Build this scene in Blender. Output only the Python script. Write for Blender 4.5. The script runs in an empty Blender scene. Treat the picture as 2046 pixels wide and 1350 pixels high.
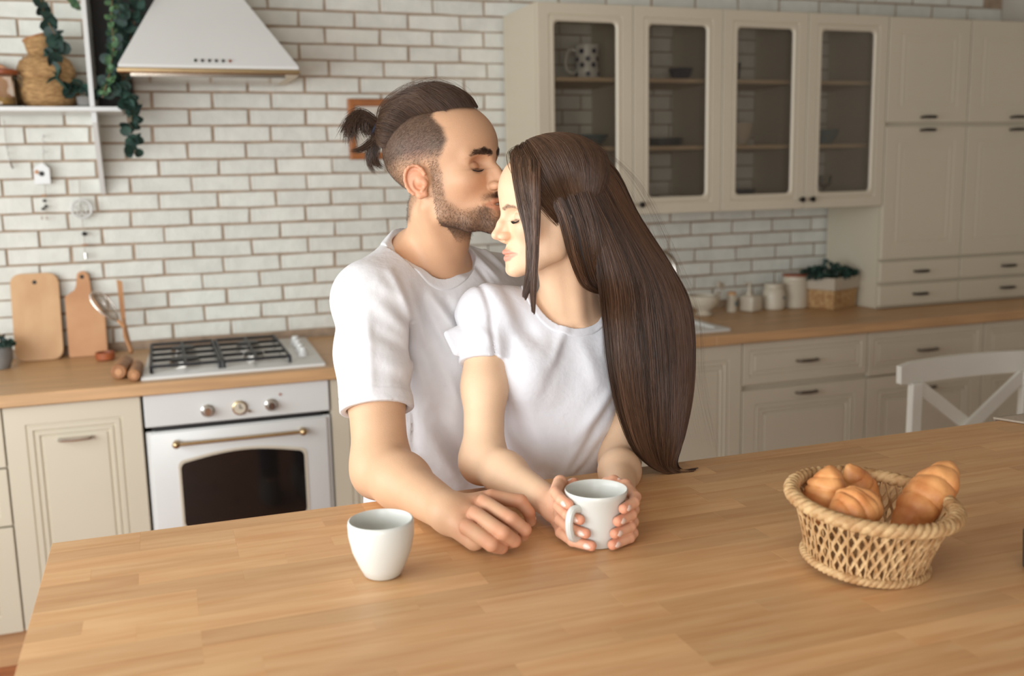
import bpy, bmesh, math, random
import numpy as np
from mathutils import Vector, Matrix
random.seed(7)
C = bpy.context.scene.collection
PI = math.pi
# ------------------------------------------------------------ camera, world, lights, exposure
CAM = Vector((0, 0, 1.526))
YAW, PITCH, ROLL, FPX = 3.39510799e-01, 1.62236916e-01, -2.09704547e-02, 1975.4
_f = Vector((math.sin(YAW)*math.cos(PITCH), math.cos(YAW)*math.cos(PITCH), -math.sin(PITCH)))
_r0 = Vector((math.cos(YAW), -math.sin(YAW), 0)); _u0 = _r0.cross(_f)
_r = _r0*math.cos(ROLL) + _u0*math.sin(ROLL); _u = -_r0*math.sin(ROLL) + _u0*math.cos(ROLL)
cd = bpy.data.cameras.new('camera'); cam = bpy.data.objects.new('camera', cd); C.objects.link(cam)
cam.matrix_world = Matrix(((_r.x, _u.x, -_f.x, 0), (_r.y, _u.y, -_f.y, 0), (_r.z, _u.z, -_f.z, CAM.z), (0, 0, 0, 1)))
cd.sensor_width = 36; cd.lens = FPX/2046*36; cd.clip_start = 0.05
cd.dof.use_dof = True; cd.dof.focus_distance = 1.62; cd.dof.aperture_fstop = 3.4
bpy.context.scene.camera = cam
w = bpy.data.worlds.new('world'); bpy.context.scene.world = w; w.use_nodes = True
bg = w.node_tree.nodes['Background']; bg.inputs[0].default_value = (1.0, 0.88, 0.76, 1); bg.inputs[1].default_value = 0.20
vs = bpy.context.scene.view_settings
vs.view_transform = 'Standard'; vs.look = 'None'; vs.gamma = 1; vs.use_curve_mapping = False; vs.exposure = -0.03

def area(name, loc, aim, sx, sy, power, col):
    l = bpy.data.lights.new(name, 'AREA'); l.shape = 'RECTANGLE'; l.size = sx; l.size_y = sy; l.energy = power; l.color = col
    o = bpy.data.objects.new(name, l); C.objects.link(o); o.location = loc
    o.rotation_euler = (Vector(aim)-Vector(loc)).to_track_quat('-Z', 'Y').to_euler(); return o
area('window_daylight', (-1.64, 1.30, 1.48), (1.0, 2.2, 1.08), 3.4, 1.35, 92, (0.92, 0.97, 1.0))
area('added_fill_behind', (-.85, -2.28, 1.45), (.6, 1.8, 1.25), 1.6, 1.25, 66, (0.97, 0.98, 1.0))  # added fill lamp behind the camera, brightens the fronts of the couple

def at(px, py, Y):           # the point at depth Y (metres from the camera towards the brick wall) seen at a pixel
    d = _f + _r*((px-1023)/FPX) - _u*((py-675)/FPX)
    return d*(Y/d.y) + CAM
def atz(px, py, z):
    d = _f + _r*((px-1023)/FPX) - _u*((py-675)/FPX)
    return d*((z-CAM.z)/d.z) + CAM

# ------------------------------------------------------------ materials
def s2l(c):
    return tuple(((v/255)/12.92 if v/255 <= .04045 else ((v/255+.055)/1.055)**2.4) for v in c)
def mat(name, rgb, rough=.5, metal=0, noise=0, nscale=20, stretch=(1, 1, 1), bump=0, bscale=None, rand=0, sub=0, spec=.5, coat=0, rgb2=None, nmix=(.35, .65)):
    m = bpy.data.materials.new(name); m.use_nodes = True; nt = m.node_tree; N = nt.nodes; L = nt.links
    b = N['Principled BSDF']; col = s2l(rgb)
    b.inputs['Base Color'].default_value = (*col, 1); b.inputs['Roughness'].default_value = rough; b.inputs['Metallic'].default_value = metal
    b.inputs['Specular IOR Level'].default_value = spec; b.inputs['Coat Weight'].default_value = coat
    if sub:
        b.inputs['Subsurface Weight'].default_value = sub; b.inputs['Subsurface Radius'].default_value = (.9, .35, .2); b.inputs['Subsurface Scale'].default_value = .012
    tc = N.new('ShaderNodeTexCoord'); mp = N.new('ShaderNodeMapping'); L.new(tc.outputs['Object'], mp.inputs[0]); mp.inputs['Scale'].default_value = stretch
    out = None
    if noise or rgb2:
        n = N.new('ShaderNodeTexNoise'); n.inputs['Scale'].default_value = nscale; n.inputs['Detail'].default_value = 6; L.new(mp.outputs[0], n.inputs['Vector'])
        if rand:
            oi = N.new('ShaderNodeObjectInfo'); ad = N.new('ShaderNodeVectorMath'); ad.operation = 'ADD'
            sc = N.new('ShaderNodeMath'); sc.operation = 'MULTIPLY'; sc.inputs[1].default_value = 37; L.new(oi.outputs['Random'], sc.inputs[0])
            L.new(mp.outputs[0], ad.inputs[0]); L.new(sc.outputs[0], ad.inputs[1]); L.new(ad.outputs[0], n.inputs['Vector'])
        r = N.new('ShaderNodeValToRGB'); r.color_ramp.elements[0].position = nmix[0]; r.color_ramp.elements[1].position = nmix[1]
        c2 = s2l(rgb2) if rgb2 else tuple(v*(1-noise) for v in col)
        r.color_ramp.elements[0].color = (*c2, 1); r.color_ramp.elements[1].color = (*col, 1)
        L.new(n.outputs[0], r.inputs[0]); out = r.outputs[0]
    if rand:
        oi = N.new('ShaderNodeObjectInfo'); hs = N.new('ShaderNodeHueSaturation'); mr = N.new('ShaderNodeMapRange')
        mr.inputs[3].default_value = 1-rand; mr.inputs[4].default_value = 1+rand*.6; L.new(oi.outputs['Random'], mr.inputs[0]); L.new(mr.outputs[0], hs.inputs['Value'])
        if out: L.new(out, hs.inputs['Color'])
        else: hs.inputs['Color'].default_value = (*col, 1)
        out = hs.outputs[0]
    if out: L.new(out, b.inputs['Base Color'])
    if bump:
        n2 = N.new('ShaderNodeTexNoise'); n2.inputs['Scale'].default_value = bscale or nscale; n2.inputs['Detail'].default_value = 5; L.new(mp.outputs[0], n2.inputs['Vector'])
        bp = N.new('ShaderNodeBump'); bp.inputs['Strength'].default_value = 1; bp.inputs['Distance'].default_value = bump; L.new(n2.outputs[0], bp.inputs['Height']); L.new(bp.outputs[0], b.inputs['Normal'])
    return m
M = {}
M['brick'] = mat('white_brick', (228, 229, 220), .75, noise=.10, nscale=14, bump=.0035, bscale=38, rand=.07)
M['mortar'] = mat('mortar', (176, 154, 132), .9, noise=.25, nscale=25, bump=.003)
M['plaster'] = mat('plaster', (205, 198, 186), .9, noise=.05, nscale=3)
M['cream'] = mat('cream_lacquer', (206, 197, 176), .42, noise=.04, nscale=2)
M['gap'] = mat('cabinet_inside', (120, 108, 92), .8, noise=.1)
M['white'] = mat('white_enamel', (218, 219, 216), .28, noise=.03, nscale=3)
M['chairwhite'] = mat('chair_paint', (226, 226, 216), .45, noise=.05, nscale=8)
M['chrome'] = mat('chrome', (205, 200, 192), .18, 1, noise=.06)
M['pewter'] = mat('pewter', (120, 112, 104), .28, 1, noise=.1)
M['brass'] = mat('aged_brass', (196, 172, 132), .25, 1, noise=.1)
M['black'] = mat('cast_iron', (26, 26, 28), .45, noise=.3, bump=.0004, bscale=200)
M['dark'] = mat('dark_gap', (38, 34, 32), .6, noise=.2)
M['darkmetal'] = mat('dark_metal', (52, 48, 46), .35, .8, noise=.2)
M['oak'] = mat('worktop_wood', (206, 164, 118), .42, nscale=6, stretch=(.6, 9, 9), noise=.22, bump=.0003, bscale=60)
M['stave'] = mat('table_stave', (218, 176, 126), .42, nscale=3.5, stretch=(1.6, 18, 18), rgb2=(202, 151, 101), nmix=(.3, .66), rand=.13, bump=.0002, bscale=30)
M['boardA'] = mat('pale_board_wood', (212, 172, 126), .55, nscale=6, stretch=(2, 2, 1), rgb2=(200, 154, 108), bump=.0003)
M['boardB'] = mat('red_board_wood', (206, 156, 110), .55, nscale=6, rgb2=(190, 136, 92), bump=.0003)
M['shelfwood'] = mat('shelf_wood', (206, 186, 154), .6, nscale=6, rgb2=(190, 166, 132))
M['wood'] = mat('turned_wood', (180, 132, 88), .55, nscale=12, rgb2=(150, 100, 62), stretch=(3, 3, 1))
M['redwood'] = mat('reddish_wood', (168, 92, 52), .5, nscale=9, rgb2=(140, 72, 38))
M['floor'] = mat('floor_wood', (176, 112, 70), .45, nscale=4, stretch=(1, 8, 8), rgb2=(148, 88, 54), rand=.15)
M['wicker'] = mat('wicker_straw', (206, 172, 124), .7, nscale=60, rgb2=(170, 128, 82), bump=.0008, bscale=160)
M['rattan'] = mat('vase_rattan', (188, 150, 100), .8, nscale=50, rgb2=(140, 104, 64), stretch=(1, 1, 4), bump=.003, bscale=90)
M['leaf'] = mat('eucalyptus_leaf', (46, 78, 66), .6, nscale=30, rgb2=(24, 46, 42), rand=.25)
M['leaf2'] = mat('pale_leaf', (96, 132, 88), .6, nscale=30, rgb2=(52, 84, 60), rand=.2)
M['stem'] = mat('stem', (120, 96, 66), .7, noise=.2)
M['ceramic'] = mat('mug_ceramic', (214, 215, 208), .33, noise=.03, nscale=6)
M['cream_ceramic'] = mat('cream_ceramic', (206, 196, 176), .4, noise=.06, nscale=12)
M['bluegrey'] = mat('bluegrey_ceramic', (96, 118, 122), .35, noise=.1)
M['navy'] = mat('navy_glaze', (30, 36, 62), .35, noise=.1)
M['slate'] = mat('slate_ceramic', (64, 68, 70), .4, noise=.1)
M['greyclay'] = mat('grey_pot', (130, 128, 124), .8, noise=.25, nscale=15, bump=.002)
M['linen'] = mat('linen', (190, 178, 160), .9, noise=.12, nscale=150, bump=.0005, bscale=400)
M['picture'] = mat('picture_mat', (206, 200, 188), .6, noise=.1, nscale=10)
M['crust'] = mat('croissant_crust', (228, 164, 102), .5, nscale=26, rgb2=(196, 120, 64), nmix=(.32, .62), bump=.002, bscale=55)
M['grain'] = mat('grain', (196, 150, 84), .8, noise=.3, nscale=120, bump=.002)
def glassmat(name, rgb, rough=.02, thin=True):
    m = bpy.data.materials.new(name); m.use_nodes = True; nt = m.node_tree; N = nt.nodes; L = nt.links
    N.remove(N['Principled BSDF']); o = N['Material Output']
    t = N.new('ShaderNodeBsdfTransparent'); t.inputs[0].default_value = (*rgb, 1); g = N.new('ShaderNodeBsdfGlossy'); g.inputs['Roughness'].default_value = rough
    fr = N.new('ShaderNodeFresnel'); fr.inputs[0].default_value = 1.5; mx = N.new('ShaderNodeMixShader')
    L.new(fr.outputs[0], mx.inputs[0]); L.new(t.outputs[0], mx.inputs[1]); L.new(g.outputs[0], mx.inputs[2]); L.new(mx.outputs[0], o.inputs[0]); return m
M['glass'] = glassmat('cabinet_glass', (.90, .88, .85)); M['clear'] = glassmat('clear_glass', (.93, .94, .92))
M['ovenglass'] = mat('oven_glass', (22, 20, 18), .08, noise=.1, coat=.3)

# ------------------------------------------------------------ mesh helpers
class MB:
    def __init__(s): s.bm = bmesh.new()
    def box(s, x0, x1, y0, y1, z0, z1, bev=0, seg=1, rot=None, piv=None):
        r = bmesh.ops.create_cube(s.bm, size=1)['verts']
        bmesh.ops.scale(s.bm, vec=(x1-x0, y1-y0, z1-z0), verts=r); bmesh.ops.translate(s.bm, vec=((x0+x1)/2, (y0+y1)/2, (z0+z1)/2), verts=r)
        es = list({e for v in r for e in v.link_edges}); fs = None
        if rot is not None: bmesh.ops.rotate(s.bm, cent=piv or ((x0+x1)/2, (y0+y1)/2, (z0+z1)/2), matrix=rot, verts=r)
        if bev: bmesh.ops.bevel(s.bm, geom=es, offset=bev, segments=seg, affect='EDGES', profile=.5)
        return s
    def lathe(s, prof, c=(0, 0, 0), n=40, axis=None, cap=True):
        rings = []
        q = Vector((0, 0, 1)).rotation_difference(Vector(axis).normalized()) if axis is not None else None
        c = Vector(c)
        for r, z in prof:
            ring = []
            for i in range(n):
                a = 2*PI*i/n; p = Vector((max(r, 1e-4)*math.cos(a), max(r, 1e-4)*math.sin(a), z))
                if q: p = q @ p
                ring.append(s.bm.verts.new(c+p))
            rings.append(ring)
        for a, b in zip(rings, rings[1:]):
            for i in range(n): s.bm.faces.new((a[i], a[(i+1) % n], b[(i+1) % n], b[i]))
        if cap: s.bm.faces.new(rings[0][::-1]); s.bm.faces.new(rings[-1])
        return s
    def rings(s, rs, close0=True, close1=True, loop=False):
        vs_ = [[s.bm.verts.new(p) for p in r] for r in rs]; n = len(vs_[0])
        prs = list(zip(vs_, vs_[1:])) + ([(vs_[-1], vs_[0])] if loop else [])
        for a, b in prs:
            for i in range(n): s.bm.faces.new((a[i], a[(i+1) % n], b[(i+1) % n], b[i]))
        if close0 and not loop: s.bm.faces.new(vs_[0][::-1])
        if close1 and not loop: s.bm.faces.new(vs_[-1])
        return s
    def tube(s, pts, rad, n=8, closed=False, flat=None):
        pts = [Vector(p) for p in pts]; m = len(pts); rad = rad if hasattr(rad, '__len__') else [rad]*m
        up = None; rs = []
        for i, p in enumerate(pts):
            if closed: t = pts[(i+1) % m]-pts[i-1]
            else: t = pts[min(i+1, m-1)]-pts[max(i-1, 0)]
            t.normalize()
            if up is None:
                up = Vector((0, 0, 1)) if abs(t.z) < .9 else Vector((1, 0, 0))
            up = (up-t*up.dot(t)).normalized(); b = t.cross(up)
            fa = flat or 1
            rs.append([p+(b*math.cos(2*PI*k/n)+up*math.sin(2*PI*k/n)*fa)*rad[i] for k in range(n)])
        return s.rings(rs, loop=closed)
    def prism(s, pts, vec):
        a = [s.bm.verts.new(p) for p in pts]; b = [s.bm.verts.new(Vector(p)+Vector(vec)) for p in pts]; n = len(a)
        s.bm.faces.new(a[::-1]); s.bm.faces.new(b)
        for i in range(n): s.bm.faces.new((a[i], a[(i+1) % n], b[(i+1) % n], b[i]))
        return s
    def sphere(s, c, r, sc=(1, 1, 1), u=16, v=10):
        x = bmesh.ops.create_uvsphere(s.bm, u_segments=u, v_segments=v, radius=r)['verts']
        bmesh.ops.scale(s.bm, vec=sc, verts=x); bmesh.ops.translate(s.bm, vec=c, verts=x); return s
    def obj(s, name, m, parent=None, smooth=35, loc=None):
        me = bpy.data.meshes.new(name)
        bmesh.ops.recalc_face_normals(s.bm, faces=s.bm.faces)
        if loc is not None: bmesh.ops.translate(s.bm, vec=-Vector(loc), verts=s.bm.verts)
        s.bm.to_mesh(me); s.bm.free()
        me.materials.append(m); o = bpy.data.objects.new(name, me); C.objects.link(o)
        if smooth:
            for p in me.polygons: p.use_smooth = True
            try: me.set_sharp_from_angle(angle=math.radians(smooth))
            except Exception: pass
        if parent is not None:
            o.parent = parent
            off = Vector((0, 0, 0)); q = parent
            while q is not None: off += q.location; q = q.parent
            if loc is None: o.location = -off
            else: o.location = Vector(loc)-off
        elif loc is not None: o.location = loc
        return o
def tag(o, label, cat, group=None, kind=None):
    o['label'] = label; o['category'] = cat
    if group: o['group'] = group
    if kind: o['kind'] = kind
    return o
def thing(name, loc, label, cat, group=None):
    o = bpy.data.objects.new(name, None); C.objects.link(o); o.location = loc; o.empty_display_size = .05
    return tag(o, label, cat, group)
def struct(o): o['kind'] = 'structure'; return o

def rrect(cx, cz, w, h, y, r=.003, n=4):
    pts = []
    for (sx, sz, a0) in ((1, 1, 0), (-1, 1, 90), (-1, -1, 180), (1, -1, 270)):
        for k in range(n+1):
            a = math.radians(a0+90*k/n); pts.append((cx+sx*(w/2-r)+r*math.cos(a), y, cz+sz*(h/2-r)+r*math.sin(a)))
    return pts
GROOVE = [(0, 0), (.058, 0), (.060, .004), (.064, .004), (.066, 0), (.078, 0), (.081, .005), (.085, .005), (.087, .001), (.095, .001), (.098, .006), (.103, .006), (.106, .002)]
SMALLG = [(0, 0), (.030, 0), (.033, .004), (.037, .004), (.040, .001), (.047, .001), (.050, .004), (.053, .004), (.056, .001)]
PLAIN = [(0, 0)]
def panel(name, x0, x1, z0, z1, yf, prof, m, parent, th=.019):
    b = MB(); w, h, cx, cz = x1-x0, z1-z0, (x0+x1)/2, (z0+z1)/2
    rs = [rrect(cx, cz, w, h, yf+th), rrect(cx, cz, w, h, yf+.002), rrect(cx, cz, w-.003, h-.003, yf)]
    for ins, dep in prof[1:]: rs.append(rrect(cx, cz, w-2*ins, h-2*ins, yf+dep, .002))
    return b.rings(rs).obj(name, m, parent, 3)
def handle(x, z, yf, parent, m=None, w=.095):
    pts = [(x-w/2, yf, z), (x-w/2, yf-.014, z), (x-w*.4, yf-.022, z+.001), (x, yf-.026, z+.001), (x+w*.4, yf-.022, z+.001), (x+w/2, yf-.014, z), (x+w/2, yf, z)]
    return MB().tube(pts, [.005, .005, .006, .0065, .006, .005, .005], 8).obj('handle', m or M['chrome'], parent)

# ------------------------------------------------------------ room
XL, XR, YB, YW, ZC = -1.76, 4.043, -3.0, 4.0, 2.75
fl = struct(MB().box(XL-.1, XR+.1, YB, YW+.1, -.06, -.012).obj('floor', M['dark']))
pm = MB().box(-.6, .6, -.0475, .0475, -.012, 0, .0015).obj('plank', M['floor'], fl); pm.location = (0, 0, 0)
first = True
for j in range(16):
    for i in range(-1, 6):
        o = pm if first else pm.copy()
        if not first: C.objects.link(o); o.parent = fl
        first = False
        o.location = (XL+.3+(j*.37) % 1.2 + i*1.21, 3.33-.0965*j, 0)
q = MB()
for j in range(16, 68):
    for i in range(6):
        cx = XL+.3+(j*.37) % 1.2 + i*1.21; y = 3.33-.0965*j
        if cx < XR: q.box(cx-.6, min(cx+.6, XR), y-.0475, y+.0475, -.012, 0)
o = q.obj('plank_field', M['floor'], fl); o['kind'] = 'stuff'
struct(MB().box(XL-.1, XR+.1, YB, YW+.1, ZC, ZC+.1).obj('ceiling', M['plaster']))
struct(MB().box(XR, XR+.1, YB, YW+.1, 0, ZC).obj('wall_right', M['plaster']))
q = MB(); WY0, WY1, WZ0, WZ1 = -.5, 3.2, .75, 2.5
q.box(XL-.1, XL, YB, WY0, 0, ZC).box(XL-.1, XL, WY1, YW, 0, ZC).box(XL-.1, XL, WY0, WY1, 0, WZ0).box(XL-.1, XL, WY0, WY1, WZ1, ZC)
struct(q.obj('wall_left', M['plaster']))
q = MB(); q.box(XL-.1, -1.70, -2.5, -2.4, 0, ZC).box(0, .5, -2.5, -2.4, 0, ZC).box(-1.70, 0, -2.5, -2.4, 0, .78).box(-1.70, 0, -2.5, -2.4, 2.12, ZC)
struct(q.obj('added_wall_front', M['plaster']))  # unseen wall piece, made up to carry an opening for the fill lamp
wn = struct(bpy.data.objects.new('added_window_2', None)); C.objects.link(wn); wn.location = (-.85, -2.45, .78)  # unseen window, added around the fill lamp
q = MB().box(-1.70, 0, -2.48, -2.42, .78, .84).box(-1.70, 0, -2.48, -2.42, 2.06, 2.12).box(-1.70, -1.64, -2.48, -2.42, .84, 2.06).box(-.06, 0, -2.48, -2.42, .84, 2.06).box(-.88, -.82, -2.48, -2.42, .84, 2.06)
q.obj('window_frame', M['white'], wn)
wn = struct(bpy.data.objects.new('window_1', None)); C.objects.link(wn); wn.location = (XL-.05, (WY0+WY1)/2, WZ0)
q = MB()
for y in (WY0+.03, 1.35, WY1-.03): q.box(XL-.08, XL-.02, y-.03, y+.03, WZ0+.03, WZ1-.03)
q.box(XL-.08, XL-.02, WY0, WY1, WZ0, WZ0+.06).box(XL-.08, XL-.02, WY0, WY1, WZ1-.06, WZ1)
q.obj('window_frame', M['white'], wn)
# brick wall, one object per brick where they show largest, the rest joined
wb = struct(MB().box(XL-.1, XR+.1, YW+.006, YW+.12, 0, ZC).obj('wall_back', M['mortar']))
BW, BH, JX0, JZ0 = .217, .0622, .134, 1.738
rnd = random.Random(3)
variants = []
for k in range(5):
    b = bmesh.new(); w2, h2 = (BW-.007)/2, (BH-.0062)/2
    j = lambda a: rnd.uniform(-a, a)
    front = [(-w2+.003+j(.002), 0+j(.0015), -h2+.003+j(.0015)), (0, j(.0015), -h2+.002+j(.0018)), (w2-.003+j(.002), 0+j(.0015), -h2+.003+j(.0015)), (w2-.003+j(.002), 0+j(.0015), h2-.003+j(.0015)), (0, j(.0015), h2-.002+j(.0018)), (-w2+.003+j(.002), 0+j(.0015), h2-.003+j(.0015))]
    back = [(x*1.025, .012, z*1.07) for x, y, z in front]
    mid = [(x*1.018, .003, z*1.05) for x, y, z in front]
    mb = MB(); mb.rings([back, mid, front], close0=False)
    o = mb.obj('brick', M['brick'], wb); variants.append(o)
used = [False]*5
cells = []
for r_ in range(-13, 16):
    zc = JZ0+BH*(r_+.5)
    off = JX0 + (0 if r_ % 2 == 0 else BW*.46) + rnd.uniform(-.012, .012)
    for i in range(-18, 20):
        xc = off+BW*(i+.5)
        if xc-BW/2 < XL or xc+BW/2 > XR+.05 or zc < .88 or zc > ZC-.02: continue
        cells.append((xc, zc))
def bvis(xc, zc):
    if zc > 2.19 and xc < 1.4: return zc < 2.26 and -.55 < xc
    if -.52 < xc < .86 and .93 < zc < 2.2: return True
    if .86 <= xc < 1.42 and 1.45 < zc < 2.2: return True
    if 1.95 < xc < 3.02 and .93 < zc < 1.37: return True
    if xc >= 1.4 and 2.2 < zc < 2.34: return True
    return False
nb = 0; q = MB()
for xc, zc in cells:
    k = rnd.randrange(5)
    if bvis(xc, zc) and nb < 300:
        nb += 1
        if used[k]: o = variants[k].copy(); C.objects.link(o); o.parent = wb
        else: o = variants[k]; used[k] = True
        o.location = (xc, YW+.002, zc); o.rotation_euler = (rnd.uniform(-.012, .012), rnd.uniform(-.008, .008), rnd.uniform(-.006, .006))
    else: q.box(xc-BW/2+.0035, xc+BW/2-.0035, YW, YW+.012, zc-BH/2+.0035, zc+BH/2-.0035)
o = q.obj('brick_field', M['brick'], wb); o['kind'] = 'stuff'

# ------------------------------------------------------------ base cabinets
YF = 3.311; ZP = .126; ZT = .860
def body(x0, x1, z0, z1, y0, y1, parent, m=None):
    t = .016; b = MB()
    b.box(x0, x0+t, y0, y1, z0, z1).box(x1-t, x1, y0, y1, z0, z1).box(x0+t, x1-t, y0, y1, z0, z0+t).box(x0+t, x1-t, y0, y1, z1-t, z1).box(x0+t, x1-t, y1-.006, y1, z0+t, z1-t).box(x0+t, x1-t, y0, y0+.004, z0+t, z1-t)
    return b.obj('body', m or M['cream'], parent, 0)
def base(x0, x1, label, fronts):
    t = thing('base_cabinet', ((x0+x1)/2, YF+.02, 0), label, 'cabinet', 'cream base cabinets under the worktop')
    body(x0, x1, ZP, ZT, YF+.021, 3.97, t)
    MB().box(x0, x1, YF+.05, YF+.066, 0, ZP).obj('plinth', M['oak'], t)
    for kind, z0, z1, prof, hz in fronts:
        p = panel(kind, x0+.0025, x1-.0025, z0, z1, YF, prof, M['cream'], t)
        handle((x0+x1)/2, hz, YF, p, M['chrome'] if x0 < 0 else M['pewter'])
    return t
D3 = [('drawer', .670, .856, SMALLG, .765), ('drawer', .482, .664, SMALLG, .58), ('drawer', .130, .476, GROOVE, .42)]
base(-1.094, -.494, 'cream cabinet with stacked drawers at the left edge of the photo', D3)
base(-1.70, -1.096, 'cream cabinet beyond the left edge of the photo', D3)
base(-.494, -.093, 'narrow cream cabinet with one grooved door, left of the oven', [('door', .130, .856, GROOVE, .742)])
base(.509, .93, 'cream cabinet with grooved front, right of the oven behind the man', [('door', .130, .856, GROOVE, .742)])
base(.93, 1.53, 'cream cabinet hidden behind the couple', [('door', .130, .856, GROOVE, .742)])
base(1.53, 2.132, 'cream sink cabinet beside the long brown hair', [('door', .130, .856, GROOVE, .744)])
base(2.132, 2.733, 'cream cabinet with a shallow over a deep drawer, right of the sink cabinet', [('drawer', .686, .856, SMALLG, .768), ('drawer', .130, .665, GROOVE, .637)])
base(2.733, 3.345, 'cream drawer cabinet seen behind the white chair back', [('drawer', .672, .856, SMALLG, .764), ('drawer', .130, .665, GROOVE, .60)])
base(3.345, 4.04, 'cream cabinet at the far right end of the worktop', [('drawer', .672, .856, SMALLG, .764), ('drawer', .130, .665, GROOVE, .60)])

# oven
X0, X1 = -.088, .506
t = thing('oven', ((X0+X1)/2, YF+.02, ZP), 'white retro built-in oven with brass handle and dark window', 'oven')
MB().box(X0+.02, X1-.02, YF+.02, 3.9, .15, .855).obj('body', M['dark'], t)
MB().box(X0, X1, YF+.05, YF+.066, 0, ZP).obj('plinth', M['oak'], t)
MB().box(X0+.002, X1-.002, YF-.004, YF+.018, .752, .857, .002).obj('control_panel', M['white'], t)
MB().box(X0+.03, X1-.03, YF+.004, YF+.018, .735, .752).obj('vent_slot', M['black'], t)
MB().box(X0+.002, X1-.002, YF+.002, YF+.02, .13, .735).obj('side_trim', M['white'], t)
dr = MB().box(X0+.014, X1-.014, YF-.010, YF+.012, .2, .732, .004, 2).obj('door', M['white'], t)
# arched window
def arch(dx, dz, y, n=14, r=.022):
    xa, xb, zb, zt = .012-dx, .410+dx, .402-dz, .628+dz; pts = []
    for k in range(n+1):
        u = k/n; pts.append((xa+r+(xb-xa-2*r)*u, y, zt+.022*math.sin(PI*u)))
    for (cx, cz, a0) in ((xb-r, zt-r, 90), (xb-r, zb+r, 0), (xa+r, zb+r, -90), (xa+r, zt-r, -180)):
        for k in range(5):
            a = math.radians(a0-90*k/4); pts.append((cx+r*math.cos(a), y, cz+r*math.sin(a)))
    return pts
MB().rings([arch(.008, .008, YF-.008), arch(.008, .008, YF-.013), arch(0, 0, YF-.013), arch(0, 0, YF-.009)], False, False).obj('window_rim', M['cream_ceramic'], dr)
MB().rings([arch(.001, .001, YF-.008), arch(0, 0, YF-.0115)]).obj('window', M['ovenglass'], dr)
hb = MB().tube([(.003, YF-.045, .697), (.407, YF-.045, .697)], .0065, 10)
for x in (.003, .407): hb.tube([(x, YF-.010, .697), (x, YF-.048, .697)], [.009, .011], 12).sphere((x, YF-.046, .697), .013)
hb.obj('handle', M['brass'], dr)
for x in (.108, .311):
    k = MB().lathe([(.021, 0), (.021, .006), (.016, .010), (.015, .026), (.012, .030)], (x, YF-.004, .791), 24, (0, -1, 0)).obj('knob', M['chrome'], t)
    MB().box(x-.002, x+.002, YF-.036, YF-.030, .781, .803).obj('pointer', M['brass'], k)
k = MB().lathe([(.024, 0), (.024, .008), (.020, .010)], (.209, YF-.004, .791), 28, (0, -1, 0)).obj('clock', M['brass'], t)
MB().lathe([(.019, 0), (.019, .0115)], (.209, YF-.004, .791), 28, (0, -1, 0)).obj('clock_face', M['cream_ceramic'], k)
MB().box(.208, .2105, YF-.017, YF-.0155, .790, .805).box(.209, .218, YF-.017, YF-.0155, .790, .7925).obj('clock_hand', M['black'], k)
MB().lathe([(.005, 0), (.004, .012)], (.239, YF-.004, .777), 12, (0, -1, 0)).obj('clock_knob', M['brass'], t)
MB().lathe([(.004, 0), (.004, .003)], (.342, YF-.004, .823), 12, (0, -1, 0)).obj('indicator_light', M['redwood'], t)

# worktop
tag(MB().box(XL, 2.0, 3.291, 3.998, .86, .90, .003).box(2.0, XR, 3.291, 3.998, .86, .90, .003).obj('worktop', M['oak']), 'long light wooden kitchen worktop running under the brick wall', 'worktop')

# ------------------------------------------------------------ hob
t = thing('gas_hob', (.21, 3.6, .90), 'white four burner gas hob with black iron grates set into the worktop', 'hob')
MB().rings([[(-.088, 3.345, .9), (.502, 3.345, .9), (.520, 3.93, .9), (-.060, 3.93, .9)], [(-.088, 3.345, .910), (.502, 3.345, .910), (.520, 3.93, .910), (-.060, 3.93, .910)], [(-.078, 3.355, .914), (.492, 3.355, .914), (.510, 3.92, .914), (-.051, 3.92, .914)]]).obj('plate', M['white'], t)
def grate(xa, xb, ya, yb, parent):
    z = .936; b = MB(); r = .0062
    c = [(xa, ya, z), (xb, ya, z), (xb, yb, z), (xa, yb, z)]
    b.tube(c, r, 6, closed=True)
    xm = (xa+xb)/2
    for yy in (ya+.12, yb-.12):
        b.tube([(xa, yy, z), (xm-.035, yy, z)], r, 6).tube([(xm+.035, yy, z), (xb, yy, z)], r, 6)
        b.tube([(xm, yy-.12 if yy < (ya+yb)/2 else yy+.12, z), (xm, yy-.03 if yy < (ya+yb)/2 else yy+.03, z)], r, 6)
        b.tube([(xm, (ya+yb)/2, z), (xm, yy+.03 if yy < (ya+yb)/2 else yy-.03, z)], r, 6)
    b.tube([(xa, (ya+yb)/2, z), (xb, (ya+yb)/2, z)], r, 6)
    for p in c: b.tube([p, (p[0], p[1], .914)], r, 6)
    b.obj('grate', M['black'], parent)
grate(-.056, .160, 3.385, 3.86, t); grate(.173, .390, 3.385, 3.86, t)
for x, y, r in ((.052, 3.505, .050), (.052, 3.74, .042), (.281, 3.505, .034), (.281, 3.74, .042)):
    b = MB().lathe([(r*1.15, 0), (r*1.15, .008), (r, .012), (r, .018)], (x, y, .914), 28).obj('burner', M['chrome'], t)
    MB().lathe([(r*.95, 0), (r*.98, .006), (r*.85, .009), (.001, .010)], (x, y, .932), 28).obj('burner_cap', M['black'], b)
for i in range(4):
    MB().lathe([(.019, 0), (.018, .012), (.014, .020), (.013, .030)], (.450+i*.003, 3.50+i*.09, .914), 20).obj('knob', M['white'], t)

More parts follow.
